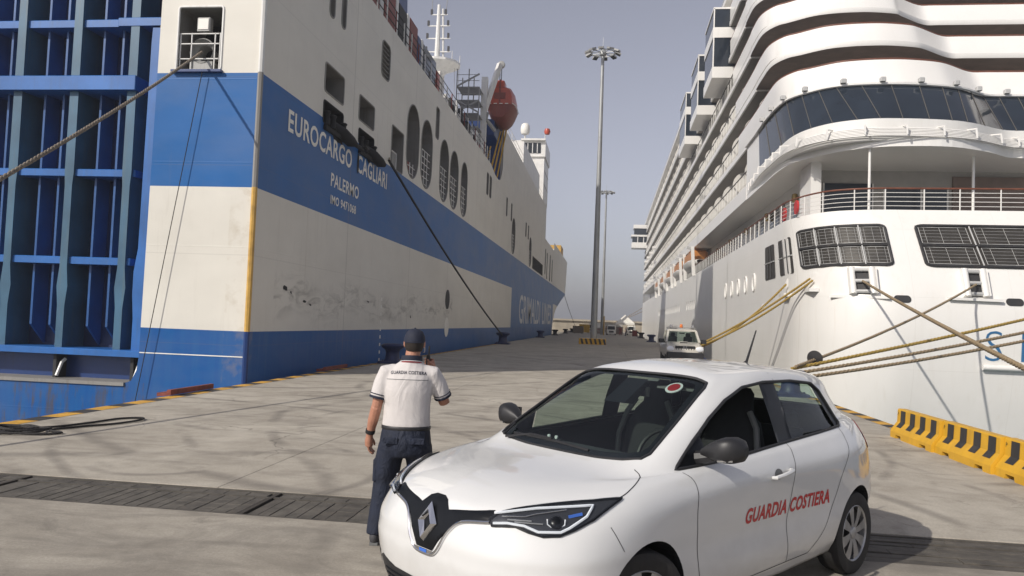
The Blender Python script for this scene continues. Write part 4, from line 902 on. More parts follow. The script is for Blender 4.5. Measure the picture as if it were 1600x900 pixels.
# road dust low on the body
sx = t.nodes.new('ShaderNodeSeparateXYZ'); tc = t.nodes.new('ShaderNodeTexCoord'); t.links.new(tc.outputs['Object'], sx.inputs[0])
du = mth(t, 'MULTIPLY', ramp(t, mth(t, 'ADD', sx.outputs[2], mth(t, 'MULTIPLY', noise(t, v, 6, 6, .7), .35)), [(.42, 1.0), (.75, 0.0)]), .35)
c = mix(t, du, c, (.42,.38,.32)); t.links.new(c, b.inputs['Base Color'])
b.inputs['Roughness'].default_value = .5; b.inputs['Specular IOR Level'].default_value = .2; b.inputs['Coat Weight'].default_value = 1.0; b.inputs['Coat Roughness'].default_value = .035; b.inputs['Coat IOR'].default_value = 1.6
bump(t, b, noise(t, v, 2.2, 2), .02, .05)
paint('car_black', (.006,.007,.009), .3, var=.2, scale=8, bmp=0); MATS['car_black'].node_tree.nodes['Principled BSDF'].inputs['Specular IOR Level'].default_value = .25; paint('car_plastic', (.018,.018,.02), .5, var=.2, scale=10, bmp=.04)
paint('frit_black', (.006,.007,.010), .25, bmp=0); paint('rubber', (.017,.016,.016), .75, var=.35, scale=12, dirt=.5, dirtcol=(.09,.08,.065), bmp=.1)
paint('gap_black', (.03,.03,.032), .7, bmp=0); paint('chrome', (.72,.73,.75), .12, metal=1, var=.05, bmp=0); paint('satin_silver', (.42,.42,.42), .35, metal=.6, var=.2, scale=10, dirt=.4, dirtcol=(.2,.18,.15), bmp=0)
paint('seat_fabric', (.022,.023,.026), .85, var=.25, scale=20, bmp=.1); paint('seat_grey', (.16,.165,.165), .8, bmp=.05); paint('lamp_inner', (.05,.052,.058), .25, metal=.4, bmp=0)
paint('text_red', (.52,.02,.025), .4, var=.05, bmp=0); paint('badge_blue', (.05,.16,.6), .3, bmp=0); paint('cabin_grey', (.05,.055,.06), .7, bmp=.05); paint('lens_white', (.8,.82,.85), .12, bmp=0); paint('disc_red', (.42,.015,.02), .35, bmp=0)
paint('amber_orange', (.65,.16,.02), .3, bmp=0)
def glass(name, tint, ior=1.45):
    m = bpy.data.materials.new(name); m.use_nodes = True; t = m.node_tree; t.nodes.clear(); MATS[name] = m
    tr = N(t, 'ShaderNodeBsdfTransparent'); tr.inputs[0].default_value = (*tint, 1); gl = N(t, 'ShaderNodeBsdfGlossy', Roughness=.02); lw = N(t, 'ShaderNodeLayerWeight', Blend=.5); mx = N(t, 'ShaderNodeMixShader'); ou = N(t, 'ShaderNodeOutputMaterial')
    t.links.new(mth(t, 'MULTIPLY_ADD', mth(t, 'POWER', lw.outputs['Facing'], 5.0), .94, .055), mx.inputs[0]); t.links.new(tr.outputs[0], mx.inputs[1]); t.links.new(gl.outputs[0], mx.inputs[2]); t.links.new(mx.outputs[0], ou.inputs[0]); return m
glass('car_glass', (.66,.74,.69)); glass('privacy_glass', (.64,.74,.68)); glass('lamp_cover', (.92,.94,.95))
CARLOC, CARRZ = (-.4147, 4.7662, 0), R(229.77)
car = empty('parked_car', CARLOC, 'white five-door hatchback with red lettering on its doors', 'car', CARRZ)
def cpart(name, mb, matn, parent=None, smooth=False, fix=True):
    me = mb.mesh(name, smooth, fix); return obj(name, me, [MATS[q] for q in matn] if isinstance(matn, (list, tuple)) else MATS[matn], parent or car, local=True)
cols_ = [crom(r, 6) for r in RINGS]
half_ = [crom([c_[j] for c_ in cols_], 5) for j in range(len(cols_[0]))]
full_ = [[Vector((p.x, -p.y, p.z)) for p in col] for col in reversed(half_)]+half_[1:]
nT, nK = len(full_), len(full_[0])
ring_closed = full_[:-1] if (full_[0][0]-full_[-1][0]).length < 1e-5 else full_
mb = MB(); rows = [[ring_closed[j][k] for j in range(len(ring_closed))] for k in range(nK)]
# the two halves meet at front and rear centre lines: one closed ring
loopn = len(rows[0]); mb.grid(rows, closed=True); mb.add([rows[0][j] for j in range(loopn)], [tuple(range(loopn))]); mb.add([rows[-1][j] for j in range(loopn)], [tuple(range(loopn))])
B0 = mb.mesh('body0')
bm = bmesh.new(); bm.from_mesh(B0); bmesh.ops.remove_doubles(bm, verts=bm.verts, dist=1e-4); bmesh.ops.recalc_face_normals(bm, faces=bm.faces); bm.to_mesh(B0); bm.free()
shade(B0, 60); B0.update()
CB = BVHTree.FromPolygons([q.co.copy() for q in B0.vertices], [tuple(p.vertices) for p in B0.polygons])
B0N = [q.normal.copy() for q in B0.vertices]; B0P = [tuple(p.vertices) for p in B0.polygons]; B0V = [q.co.copy() for q in B0.vertices]
from mathutils.interpolate import poly_3d_calc
def b0normal(p):
    lo, nn, i, d = CB.find_nearest(p); vs = B0P[i]
    if len(vs) > 4: return nn
    w_ = poly_3d_calc([B0V[q] for q in vs], lo); r = Vector((0,0,0))
    for q, ww in zip(vs, w_): r += B0N[q]*ww
    return r.normalized() if r.length > 1e-6 else nn
E1, N1 = Vector((-.873,0,.487)), Vector((.487,0,.873)); WS0 = Vector((-.2,0,1.01))
WSO = [(0,.0),(.3,.006),(.5,.026),(.605,.066),(.625,.13),(.60,.43),(.555,.88),(.535,.945),(.45,.962),(0,.966)]
WSO = WSO+[(-a, bb) for a, bb in reversed(WSO[1:-1])]
wsf = lambda a, bb, d: WS0+E1*bb+Vector((0,1,0))*a+N1*d
DLO = [(-.375,.998),(-.60,1.14),(-.82,1.262),(-1.04,1.362),(-1.28,1.438),(-1.55,1.466),(-1.95,1.466),(-2.28,1.440),(-2.38,1.385),(-2.545,1.14),(-2.50,1.118),(-1.64,1.068),(-.887,1.019)]
cut = []
cut.append(('w', MB().prism(DLO, lambda a, bb, d: (a, d, bb), -1.2, 1.2)))
cut.append(('w', MB().prism(WSO, wsf, -.22, .25)))
cut.append(('w', MB().prism([(-.48,1.22),(.48,1.22),(.42,1.40),(-.42,1.40)], lambda a, bb, d: (d, a, bb), -3.4, -2.55)))
for u0 in (0, -2.588):
    for sgn in (1, -1): cut.append(('a', MB().lathe([(.352, sgn*.5), (.352, sgn*1.2)], 48, (u0, 0, .325), 'y')))
bo = bpy.data.objects.new('tmp_body', B0); COL.objects.link(bo); tmp = []
for kind, mb in cut:
    me = mb.mesh('cut'); o = bpy.data.objects.new('cut', me); COL.objects.link(o); tmp.append(o)
    md = bo.modifiers.new('b', 'BOOLEAN'); md.operation = 'DIFFERENCE'; md.solver = 'EXACT'; md.object = o
bpy.context.view_layer.update()
BM_ = bpy.data.meshes.new_from_object(bo.evaluated_get(bpy.context.evaluated_depsgraph_get()))
for o in tmp+[bo]: bpy.data.objects.remove(o)
bm = bmesh.new(); bm.from_mesh(BM_); dele = []
for f in bm.faces:
    ce = f.calc_center_median(); lo, nn, i, d = CB.find_nearest(ce)
    f.material_index = 0
    if d > .004:
        if any(math.hypot(ce.x-u0, ce.z-.325) < .37 for u0 in (0, -2.588)) and ce.z < .75: f.material_index = 1
        else: dele.append(f)
bmesh.ops.delete(bm, geom=dele, context='FACES'); bm.to_mesh(BM_); bm.free()
for p in BM_.polygons: p.use_smooth = True
nl = []
for p in BM_.polygons:
    for li in p.loop_indices:
        nl.append(b0normal(BM_.vertices[BM_.loops[li].vertex_index].co) if p.material_index == 0 else p.normal.copy())
BM_.normals_split_custom_set(nl)
body = obj('body', BM_, [MATS['car_white'], MATS['car_plastic']], car, local=True)
lin = BM_.copy(); bm = bmesh.new(); bm.from_mesh(lin)
bmesh.ops.delete(bm, geom=[f for f in bm.faces if f.material_index == 1 or f.calc_center_median().z < .45], context='FACES')
for q in bm.verts: q.co -= b0normal(q.co)*.022
bmesh.ops.reverse_faces(bm, faces=bm.faces); bm.to_mesh(lin); bm.free(); lin.materials.clear()
obj('cabin_lining', lin, MATS['cabin_grey'], car, local=True)
# --- patches, ribbons and lettering laid onto the body surface
def ray(o_, d_):
    h = CB.ray_cast(Vector(o_), Vector(d_).normalized()); return h[0]
def on_side(u, z, sgn=1): return ray((u, 2*sgn, z), (0,-sgn,0))
def on_front(y, z): return ray((3, y, z), (-1,0,0))
def on_top(u, y): return ray((u, y, 3), (0,0,-1))
def onto3(sgn=1):
    return lambda p: ray(Vector((p[0], p[1], p[2]))+Vector((.66,.75*sgn,.12)).normalized()*.8, -Vector((.66,.75*sgn,.12)))
def patch(name, outline, fn, off, matn, holes=(), step=.03, parent=None, smooth=True):
    xs_ = [p[0] for p in outline]; ys_ = [p[1] for p in outline]; ex = []
    a = min(xs_)+step/2
    while a < max(xs_):
        bb = min(ys_)+step/2
        while bb < max(ys_):
            if inside((a, bb), outline): ex.append((a, bb))
            bb += step
        a += step
    V, T = cdt(outline, holes, ex); P = []
    for q in V:
        h = fn(*q)
        if h is None: h = CB.find_nearest(Vector((.5,0,.5)))[0]
        P.append(h+b0normal(h)*off)
    mb = MB().add(P, T); me = mb.mesh(name, 60 if smooth else False, False)
    if sum((p.normal.dot(b0normal(p.center)) for p in me.polygons)) < 0: me.flip_normals()
    return obj(name, me, MATS[matn], parent or car, local=True)
def dens(pts, step=.02):
    out = []
    for a, bb in zip(pts, pts[1:]):
        a, bb = Vector(a), Vector(bb); n = max(1, int((bb-a).length/step))
        out += [a+(bb-a)*i/n for i in range(n)]
    return out+[Vector(pts[-1])]
def ribbon(name, pts3, wid, matn, off=.0015, parent=None):
    P = [CB.find_nearest(Vector(p))[0] for p in pts3]; L = []
    for i, p in enumerate(P):
        d = (P[min(i+1, len(P)-1)]-P[max(i-1, 0)]).normalized(); nn = b0normal(p); s_ = d.cross(nn).normalized()*wid/2; L.append([p-s_+nn*off, p+s_+nn*off])
    me = MB().grid(L).mesh(name, 60, False)
    if sum((p.normal.dot(b0normal(p.center)) for p in me.polygons)) < 0: me.flip_normals()
    return obj(name, me, MATS[matn], parent or car, local=True)
def tub(name, pts3, r, matn, off=.0, parent=None, n=6, closed=False):
    P = [q+b0normal(q)*off for q in (CB.find_nearest(Vector(p))[0] for p in pts3)]
    return cpart(name, MB().tube(P, r, n, closed=closed), matn, parent, smooth=True)
def smoothline(pts, n=6): return crom([tuple(p)+(0,)*(3-len(p)) for p in pts], n)
# door, bonnet and bumper shut lines, seals
for sgn in (1, -1):
    S = lambda L: [on_side(p.x, p.y, sgn) for p in smoothline(L, 8)]
    ribbon('door_gap', S([(-.40,.985),(-.44,.93),(-.43,.78),(-.46,.60),(-.49,.42),(-.54,.29)]), .005, 'gap_black')
    ribbon('door_gap', S([(-1.61,1.065),(-1.57,.93),(-1.535,.75),(-1.53,.5),(-1.56,.28)]), .005, 'gap_black')
    ribbon('door_gap', S([(-2.47,1.11),(-2.40,.98),(-2.25,.80),(-2.14,.60),(-2.02,.42),(-1.86,.285)]), .005, 'gap_black')
    ribbon('sill_gap', S([(-.54,.29),(-1.0,.265),(-1.5,.275),(-1.86,.285)]), .006, 'gap_black')
    ribbon('bumper_gap', S([(.30,.79),(.27,.73),(.235,.665)]), .004, 'gap_black')
    ribbon('bumper_gap', S([(-2.92,.56),(-3.02,.70)]), .004, 'gap_black')
    ribbon('pillar_joint', S([(-1.72,1.466),(-1.71,1.475)])+[on_top(-1.70, sgn*.60), on_top(-1.70, sgn*.55)], .004, 'gap_black')
    hl = [Vector((-.16,.635*sgn,1.0)), Vector((-.13,.70*sgn,.975)), Vector((-.02,.755*sgn,.953)), Vector((.09,.785*sgn,.925)), Vector((.17,.79*sgn,.905))]
    ribbon('bonnet_gap', crom(hl, 6), .006, 'gap_black')
    # side glass: black surround, panes, pillar
    seal = [on_side(p[0], p[1], sgn) for p in dens([(a, bb, 0) for a, bb in DLO+[DLO[0]]], .03)]
    tub('window_seal', [p for p in seal if p][:-1], .011, 'car_plastic', .002, closed=True)
    fs2 = lambda u, z: on_side(u, z, sgn)
    patch('sail_panel', [(-.39,1.003),(-.60,1.135),(-.68,1.185),(-.71,1.02),(-.62,1.008)], fs2, -.004, 'car_black')
    patch('door_pillar', [(-1.50,1.462),(-1.70,1.464),(-1.705,1.30),(-1.72,1.074),(-1.52,1.064),(-1.50,1.25)], fs2, -.003, 'car_black')
    patch('quarter_panel', [(-2.27,1.437),(-2.375,1.384),(-2.54,1.14),(-2.50,1.122),(-2.44,1.118),(-2.30,1.36)], fs2, -.003, 'car_black')
    patch('rear_side_glass', [(-1.70,1.46),(-1.95,1.462),(-2.27,1.437),(-2.30,1.36),(-2.45,1.12),(-1.71,1.074)], fs2, -.012, 'privacy_glass')
    if sgn < 0: patch('front_side_glass', [(-.68,1.18),(-.82,1.258),(-1.04,1.358),(-1.28,1.434),(-1.5,1.46),(-1.51,1.064),(-.72,1.022)], fs2, -.012, 'car_glass')
    # door handles
    for u0, z0 in ((-1.36,.893),) + (((-2.30,1.0),) if False else ()):
        p = on_side(u0, z0, sgn); patch('handle_recess', [(u0+.05*cos(a)+.02, z0+.035*sin(a)) for a in [2*pi*i/16 for i in range(16)]], fs2, .0012, 'seat_grey')
        hb = [p+Vector((dx, sgn*o_, dz)) for dx, o_, dz in ((.115,.004,-.012),(.10,.028,-.010),(.03,.036,-.002),(-.06,.036,.008),(-.115,.026,.014),(-.125,.004,.015))]
        cpart('door_handle', MB().tube(hb, [.010,.013,.014,.015,.016,.012], 8), 'car_white', smooth=True)
    # mirrors
    mp = [(.02,.80,1.09,.03,.02),(-.01,.86,1.105,.07,.05),(-.02,.93,1.115,.105,.075),(-.03,.985,1.12,.102,.078),(-.042,1.03,1.12,.08,.062),(-.05,1.052,1.118,.03,.028)]
    sq = lambda x: (abs(x)**.62)*(1 if x > 0 else -1)
    L = [[(-.62+du_+rx*sq(cos(a))*(1 if cos(a) > 0 else .55), sgn*y_, z_+rz*sq(sin(a))) for a in [2*pi*i/16 for i in range(16)]] for du_, y_, z_, rx, rz in mp]
    mb = MB().grid(L, closed=True); mb.add(L[0], [tuple(range(16))]); mb.add(L[-1], [tuple(range(16))]); mir = cpart('door_mirror', mb, 'car_plastic', smooth=60)
    cpart('mirror_arm', MB().tube([(-.60, sgn*.76, 1.045), (-.62, sgn*.86, 1.07)], [.045,.035], 8), 'car_plastic', mir, smooth=True)
    cpart('mirror_glass', MB().add([(-.69, sgn*.88, 1.06), (-.70, sgn*1.02, 1.065), (-.70, sgn*1.02, 1.165), (-.69, sgn*.88, 1.17)], [(0,1,2,3)]), 'chrome', mir)
    cpart('indicator_strip', MB().tube([(-.55, sgn*.93, 1.058), (-.585, sgn*1.01, 1.066)], .008, 6), 'chrome', mir)
    # head lamps
    Lp = [(.740,.418,.797),(.700,.440,.829),(.547,.567,.870),(.301,.735,.898),(.150,.800,.905),(.376,.800,.824),(.482,.771,.783),(.553,.738,.757),(.613,.680,.751),(.654,.615,.765),(.682,.549,.783),(.744,.442,.772)]
    D3 = Vector((.66,.75*sgn,.12)).normalized(); A3 = Vector((-D3.y, D3.x, 0)).normalized()*sgn; B3 = D3.cross(A3)*sgn
    if B3.z < 0: B3 = -B3
    O3 = Vector((.5,.65*sgn,.82))
    to2 = lambda p: ((Vector((p[0], p[1]*sgn, p[2]))-O3).dot(A3), (Vector((p[0], p[1]*sgn, p[2]))-O3).dot(B3))
    f3 = lambda a, bb: ray(O3+A3*a+B3*bb+D3*.8, -D3)
    lp2 = [to2(p) for p in Lp]
    hlm = patch('headlamp', lp2, f3, .004, 'lamp_inner', step=.02)
    cen = (sum(p[0] for p in lp2)/12, sum(p[1] for p in lp2)/12)
    drl = [(.715,.430,.826),(.564,.580,.858),(.330,.755,.878),(.40,.775,.835),(.50,.752,.788),(.545,.735,.770),(.622,.655,.766),(.653,.585,.786),(.697,.509,.790),(.735,.445,.782)]
    P = [f3(*to2(p)) for p in dens(drl, .02)]
    tub('daytime_strip', [p for p in P if p], .0075, 'lens_white', .012, hlm)
    P = [f3(*to2(p)) for p in dens([(.70,.47,.818),(.62,.55,.822),(.59,.60,.838),(.45,.68,.858)], .02)]; tub('reflector_edge', [p for p in P if p], .003, 'chrome', .012, hlm)
    pc = f3(*to2((.538,.695,.812))); nrm = b0normal(pc)
    me = MB().lathe([(.036,0),(.034,.008),(.026,.014),(.012,.018),(0,.019)], 20, (0,0,0)).mesh('projector', 50); o = obj('projector', me, MATS['car_black'], hlm, local=True); o.matrix_basis = Matrix.Translation(pc+nrm*.006) @ nrm.to_track_quat('Z', 'Y').to_matrix().to_4x4()
    P = [pc+nrm*.016+(A3*(.048*cos(a)*sgn)+B3*(.036*sin(a))) for a in [pi*.9+i*pi*.24 for i in range(6)]]; cpart('projector_ring', MB().tube(P, .0035, 6), 'lens_white', hlm)
    pb = f3(*to2((.44,.735,.842))); cpart('blue_insert', MB().bar(pb+Vector((.03,-.02*sgn,-.01))+nrm*.012, pb+Vector((-.03,.02*sgn,.005))+nrm*.012, .006, .014), 'badge_blue', hlm)
    for kk, (pa, pb_) in enumerate((((.69,.50,.806),(.60,.58,.806)),((.66,.52,.797),(.56,.62,.795)))): 
        P = [f3(*to2(p)) for p in dens([pa, pb_], .02)]; tub('reflector_edge', [p for p in P if p], .004, 'satin_silver', .010, hlm)
    patch('lamp_lens', lp2, f3, .022, 'lamp_cover', step=.02, parent=hlm)
    rim = [f3(*p) for p in lp2+[lp2[0]]]; tub('lamp_rim', [p for p in dens([q for q in rim if q], .02)][:-1], .007, 'car_black', .006, hlm, closed=True)
    # tail lamps
    patch('tail_lamp', [(-2.96,1.13),(-3.02,1.12),(-3.10,1.0),(-3.09,.88),(-3.02,.92),(-2.94,1.02)], fs2, .006, 'disc_red')
# red lettering on the near doors
me = text_mesh('GUARDIA COSTIERA', 1, 1, 0, .03, 1.07); xs_ = [q.co.x for q in me.vertices]; zs_ = [q.co.y for q in me.vertices]
me.calc_loop_triangles(); x0_, x1_ = min(xs_), max(xs_)
for q in me.vertices:
    u = -.985-(q.co.x-x0_)/(x1_-x0_)*1.10; z = .612+(q.co.y-min(zs_))/(max(zs_)-min(zs_))*.103; h = on_side(u, z); q.co = h+b0normal(h)*.0025
lt_ = obj('lettering', me, MATS['text_red'], car, local=True)
# front: black grille, diamond badge, chrome trim, lower grille
ff = lambda y, z: on_front(y, z)
G_ = [(.41,.838),(.43,.80),(.42,.785),(.256,.765),(.18,.715),(.07,.575),(-.07,.575),(-.135,.66),(-.18,.715),(-.256,.765),(-.42,.785),(-.43,.80),(-.41,.838),(-.12,.794),(-.075,.835),(-.035,.848),(.035,.848),(.075,.835),(.12,.794)]
gr = patch('grille', G_, ff, .005, 'car_black', step=.02)
ch = [(-.42,.783),(-.256,.757),(-.185,.705),(-.132,.615),(-.08,.560),(0,.552),(.08,.560),(.132,.615),(.185,.705),(.256,.757),(.42,.783)]
tub('chrome_trim', [ff(p.x, p.y) for p in smoothline(ch, 6)], .009, 'chrome', .006, gr)
L = [ff(p[0], p[1]) for p in dens([(-.075,.564,0),(.075,.564,0)], .02)]
bd = patch('badge_plate', [(-.085,.575),(-.07,.553),(.07,.553),(.085,.575)], ff, .012, 'chrome', parent=gr)
patch('badge_strip', [(-.03,.573),(-.025,.558),(.035,.558),(.035,.573)], ff, .0135, 'badge_blue', parent=gr)
# the badge: a hollow faceted diamond
f_ = lambda s, d: [ff(0, .716)+Vector((d, y*s, z*s)) for y, z in ((0,.098),(.075,0),(0,-.098),(-.075,0))]
base_u = ff(0, .716).x
o4 = [Vector((base_u-.028*0+.006-(.0 if z == 0 else (z*.22)), y, .716+z)) for y, z in ((0,.105),(.078,0),(0,-.105),(-.078,0))]
i4 = [Vector((p.x, p.y*.42, .716+(p.z-.716)*.5)) for p in o4]; m4 = [Vector(((a.x+c_.x)/2+.026, (a.y+c_.y)/2, (a.z+c_.z)/2)) for a, c_ in zip(o4, i4)]
mb = MB(); mb.grid([o4, m4, i4], closed=True); cpart('diamond_emblem', mb, 'chrome', gr)
lg = patch('lower_grille', [(-.52,.40),(-.47,.425),(-.30,.395),(0,.385),(.30,.395),(.47,.425),(.52,.40),(.46,.27),(0,.255),(-.46,.27)], ff, .004, 'car_plastic')
for z in (.30,.33,.36): tub('grille_bar', [ff(p.x, p.y) for p in smoothline([(-.42,z),(0,z-.008),(.42,z)], 8)], .006, 'car_black', .006, lg)
for sgn in (1, -1): patch('fog_pocket', [(sgn*a, z) for a, z in ((.56,.42),(.68,.46),(.70,.36),(.58,.30))], ff, .003, 'car_plastic')
# bonnet creases read from the light; cowl, windscreen
def wsp(a, bb): return ray(wsf(a, bb, .5), -N1)
WSI = [(0,.085),(.3,.09),(.48,.105),(.555,.14),(.575,.20),(.55,.43),(.505,.84),(.48,.895),(.40,.912),(0,.915)]; WSI = WSI+[(-a, bb) for a, bb in reversed(WSI[1:-1])]
patch('windscreen_border', WSO, wsp, -.006, 'frit_black', holes=[WSI], step=.06)
patch('windscreen', WSO, wsp, -.003, 'car_glass', step=.06)
tub('windscreen_seal', [wsp(*p) for p in [(a.x, a.y) for a in dens([(q[0], q[1], 0) for q in WSO+[WSO[0]]], .04)]][:-1], .010, 'car_plastic', .001, closed=True)
patch('rear_glass', [(-.47,1.225),(.47,1.225),(.41,1.395),(-.41,1.395)], lambda a, bb: ray((-4, a, bb), (1,0,0)), -.004, 'privacy_glass', step=.06)
# wipers
w1 = [wsp(-.46,.05)+N1*.03, wsp(-.10,.05)+N1*.035, wsp(.24,.025)+N1*.03]
wp = cpart('wiper', MB().tube(crom(w1, 6), .009, 6), 'car_plastic', smooth=True); cpart('wiper_arm', MB().tube([wsp(-.50,-.0)+N1*.02, wsp(-.30,.06)+N1*.045, wsp(-.1,.055)+N1*.045], .008, 6), 'car_plastic', wp)
cpart('wiper', MB().tube([wsp(-.54,.02)+N1*.02, wsp(-.56,.16)+N1*.02], .008, 6), 'car_plastic')
# aerial
ap = on_top(-2.42, 0); an = cpart('aerial', MB().tube([ap+Vector((0,0,0)), ap+Vector((-.02,0,.02)), ap+Vector((-.16,0,.28))], [.022,.011,.006], 8), 'car_plastic', smooth=True)
# wheels
tyre_m = MB().lathe([(.21,-.09),(.27,-.098),(.300,-.088),(.309,-.07),(.3105,0),(.309,.07),(.300,.088),(.27,.098),(.21,.09)], 48, ax='y', cap=False).mesh('tyre', 35); tyre_m.materials.append(MATS['rubber'])
rim_m = MB().lathe([(.214,.085),(.206,.092),(.198,.082),(.195,-.02),(.0,-.02)], 40, ax='y', cap=False).mesh('rim', 35); rim_m.materials.append(MATS['satin_silver'])
back_m = MB().lathe([(.197,.045),(.0,.045)], 40, ax='y', cap=False).mesh('cover_shadow', False); back_m.materials.append(MATS['car_plastic'])
sp_m = MB().grid([[(.035,.075,-.020),(.035,.075,.020)],[(.09,.084,-.030),(.09,.082,.022)],[(.15,.086,-.044),(.15,.082,.026)],[(.200,.082,-.052),(.204,.080,.034)]]).mesh('spoke', 50, False); sp_m.materials.append(MATS['satin_silver'])
hub_m = MB().lathe([(.045,.07),(.042,.084),(.025,.09),(0,.091)], 20, ax='y').mesh('hub_cap', 40); hub_m.materials.append(MATS['satin_silver'])
for u0 in (0, -2.588):
    for sgn in (1, -1):
        wl = obj('wheel', tyre_m, None, car, local=True); wl.location = (u0, sgn*.772, .3105); wl.rotation_euler = (0, 0, 0 if sgn > 0 else pi)
        if u0 == 0: wl.rotation_euler.z += R(-14)
        for nm, me in (('rim', rim_m), ('cover_shadow', back_m), ('hub_cap', hub_m)): obj(nm, me, None, wl, local=True)
        for k in range(8): s_ = obj('spoke', sp_m, None, wl, local=True); s_.rotation_euler = (0, 2*pi*k/8+.2, 0)
# cabin: seats, dash, wheel, mirror, objects on the dash
def seat(u0, y0):
    o = cpart('front_seat', MB().cbox(u0-.28, u0+.24, y0-.25, y0+.25, .42, .62, .06), 'seat_fabric')
    L = []
    for z, uu, hw, th in ((.55,-.24,.24,.08),(.75,-.29,.26,.09),(1.0,-.35,.255,.09),(1.15,-.39,.20,.075),(1.22,-.405,.13,.06),(1.36,-.43,.12,.05),(1.40,-.435,.09,.03)):
        L.append([(u0+uu+th*cos(a), y0+hw*sin(a)*abs(sin(a))**-.35 if abs(sin(a)) > 1e-6 else y0, z) for a in [2*pi*(i+.5)/16 for i in range(16)]])
    mb = MB().grid(L, closed=True); mb.add(L[-1], [tuple(range(16))]); cpart('backrest', mb, 'seat_fabric', o, smooth=50)
    for s_ in (-1, 1): cpart('bolster_stripe', MB().tube([(u0-.20, y0+s_*.235, .75), (u0-.25, y0+s_*.262, .95), (u0-.30, y0+s_*.22, 1.13), (u0-.325, y0+s_*.15, 1.24)], .022, 6), 'seat_grey', o, smooth=True)
seat(-1.30, .36); seat(-1.30, -.36)
cpart('rear_bench', MB().cbox(-2.45, -2.25, -.62, .62, .5, 1.08, .08), 'seat_fabric'); 
for y_ in (-.36, .36): cpart('rear_headrest', MB().cbox(-2.47, -2.37, y_-.12, y_+.12, 1.08, 1.22, .04), 'seat_fabric')
cpart('dashboard', MB().prism([(-.18,.93),(-.25,.985),(-.55,1.0),(-.72,.97),(-.74,.80),(-.6,.6),(-.2,.6)], lambda a, bb, d: (a, d, bb), -.66, .66), 'cabin_grey')
sw = [Vector((-.78,.36,.98))+Vector((.28,0,.96))*0+Vector((0,1,0))*(.18*cos(a))+Vector((-.40,0,.916))*(.18*sin(a)) for a in [2*pi*i/24 for i in range(24)]]
cpart('steering_wheel', MB().tube(sw, .016, 8, closed=True), 'car_plastic', smooth=True)
cpart('interior_mirror', MB().cbox(-.98, -.95, -.12, .12, 1.335, 1.40, .01), 'car_plastic'); cpart('sensor_housing', MB().prism([(-.72,1.30),(-.98,1.455),(-1.03,1.44),(-.82,1.29)], lambda a, bb, d: (a, d, bb), -.09, .09), 'frit_black')
cpart('dash_gauge', MB().cbox(-.44, -.38, -.32, -.20, 1.0, 1.035, .006), 'car_plastic'); cpart('dash_gauge', MB().box(-.379, -.375, -.31, -.21, 1.004, 1.028), 'seat_grey')
for y_ in (-.30,-.23): cpart('dash_gauge', MB().lathe([(.012,-.41),(.012,-.40)], 12, (0, y_, 1.05), 'x'), 'lens_white')
pd = MB().lathe([(.062,0),(.062,.006),(0,.006)], 28, (0,0,0)).mesh('signal_disc'); o = obj('signal_disc', pd, MATS['lens_white'], car, local=True)
pp = wsp(.34,.845)-N1*.03; o.matrix_basis = Matrix.Translation(pp) @ N1.to_track_quat('Z', 'Y').to_matrix().to_4x4()
o2 = obj('disc_centre', MB().lathe([(.045,.007),(.045,.0085),(0,.0085)], 28).mesh('disc_centre'), MATS['disc_red'], o, local=True)
cpart('disc_handle', MB().bar(pp-Vector((0,0,0)), pp+Vector((-.06,.02,-.17)), .025, .01), 'seat_grey', o) if False else None
cpart('sticker', MB().add([wsp(a, bb)-N1*.008 for a, bb in ((.10,.875),(.19,.875),(.19,.90),(.10,.90))], [(0,1,2,3)]), 'seat_grey')
cpart('sun_visor', MB().cbox(-1.16, -1.0, .15, .5, 1.40, 1.415, .004), 'seat_grey')
# ================================================================ the person
paint('skin', (.42,.20,.13), .55, var=.12, scale=12, bmp=.05); paint('polo_white', (.58,.55,.535), .8, var=.05, scale=9, bmp=0); paint('navy', (.012,.016,.034), .8, var=.25, scale=14, bmp=.1)
paint('trouser_navy', (.009,.014,.031), .8, var=.3, scale=9, bmp=0); paint('hair', (.02,.014,.011), .7, bmp=.2); paint('shoe_grey', (.05,.05,.055), .7); paint('lace_white', (.6,.6,.6), .6); paint('stripe_red', (.35,.03,.04), .7)
for nm, sc_, st in (('polo_white', 3.2, .32), ('trouser_navy', 6, .45)):
    m = MATS[nm]; t = m.node_tree; b = t.nodes['Principled BSDF']
    n = N(t, 'ShaderNodeTexNoise', Scale=sc_, Detail=3.0, Roughness=.5, Distortion=1.6); t.links.new(coords(t, (1.5,1.5,.8)), n.inputs['Vector'])
    bump(t, b, mth(t, 'ADD', n.outputs[0], mth(t, 'MULTIPLY', noise(t, coords(t), 180, 2), .06)), st, .06)
def etube(mb, pts, n=14):
    # pts: (x, y, z, rx, ry) horizontal elliptical sections
    L = [[(x+rx*cos(a), y+ry*sin(a), z) for a in [2*pi*i/n for i in range(n)]] for x, y, z, rx, ry in pts]
    mb.grid(L, closed=True); mb.add(L[0], [tuple(range(n))]); mb.add(L[-1], [tuple(range(n))]); return mb
def ball(mb, c, r, n=12):
    prof = [(max(1e-3, r[0]*sin(pi*i/n)), -r[2]*cos(pi*i/n)) for i in range(n+1)]
    b0 = len(mb.v); mb.lathe(prof, 16, (0,0,0)); 
    for i in range(b0, len(mb.v)): x, y, z = mb.v[i]; mb.v[i] = (x+c[0], y*r[1]/r[0]+c[1], z+c[2])
    return mb
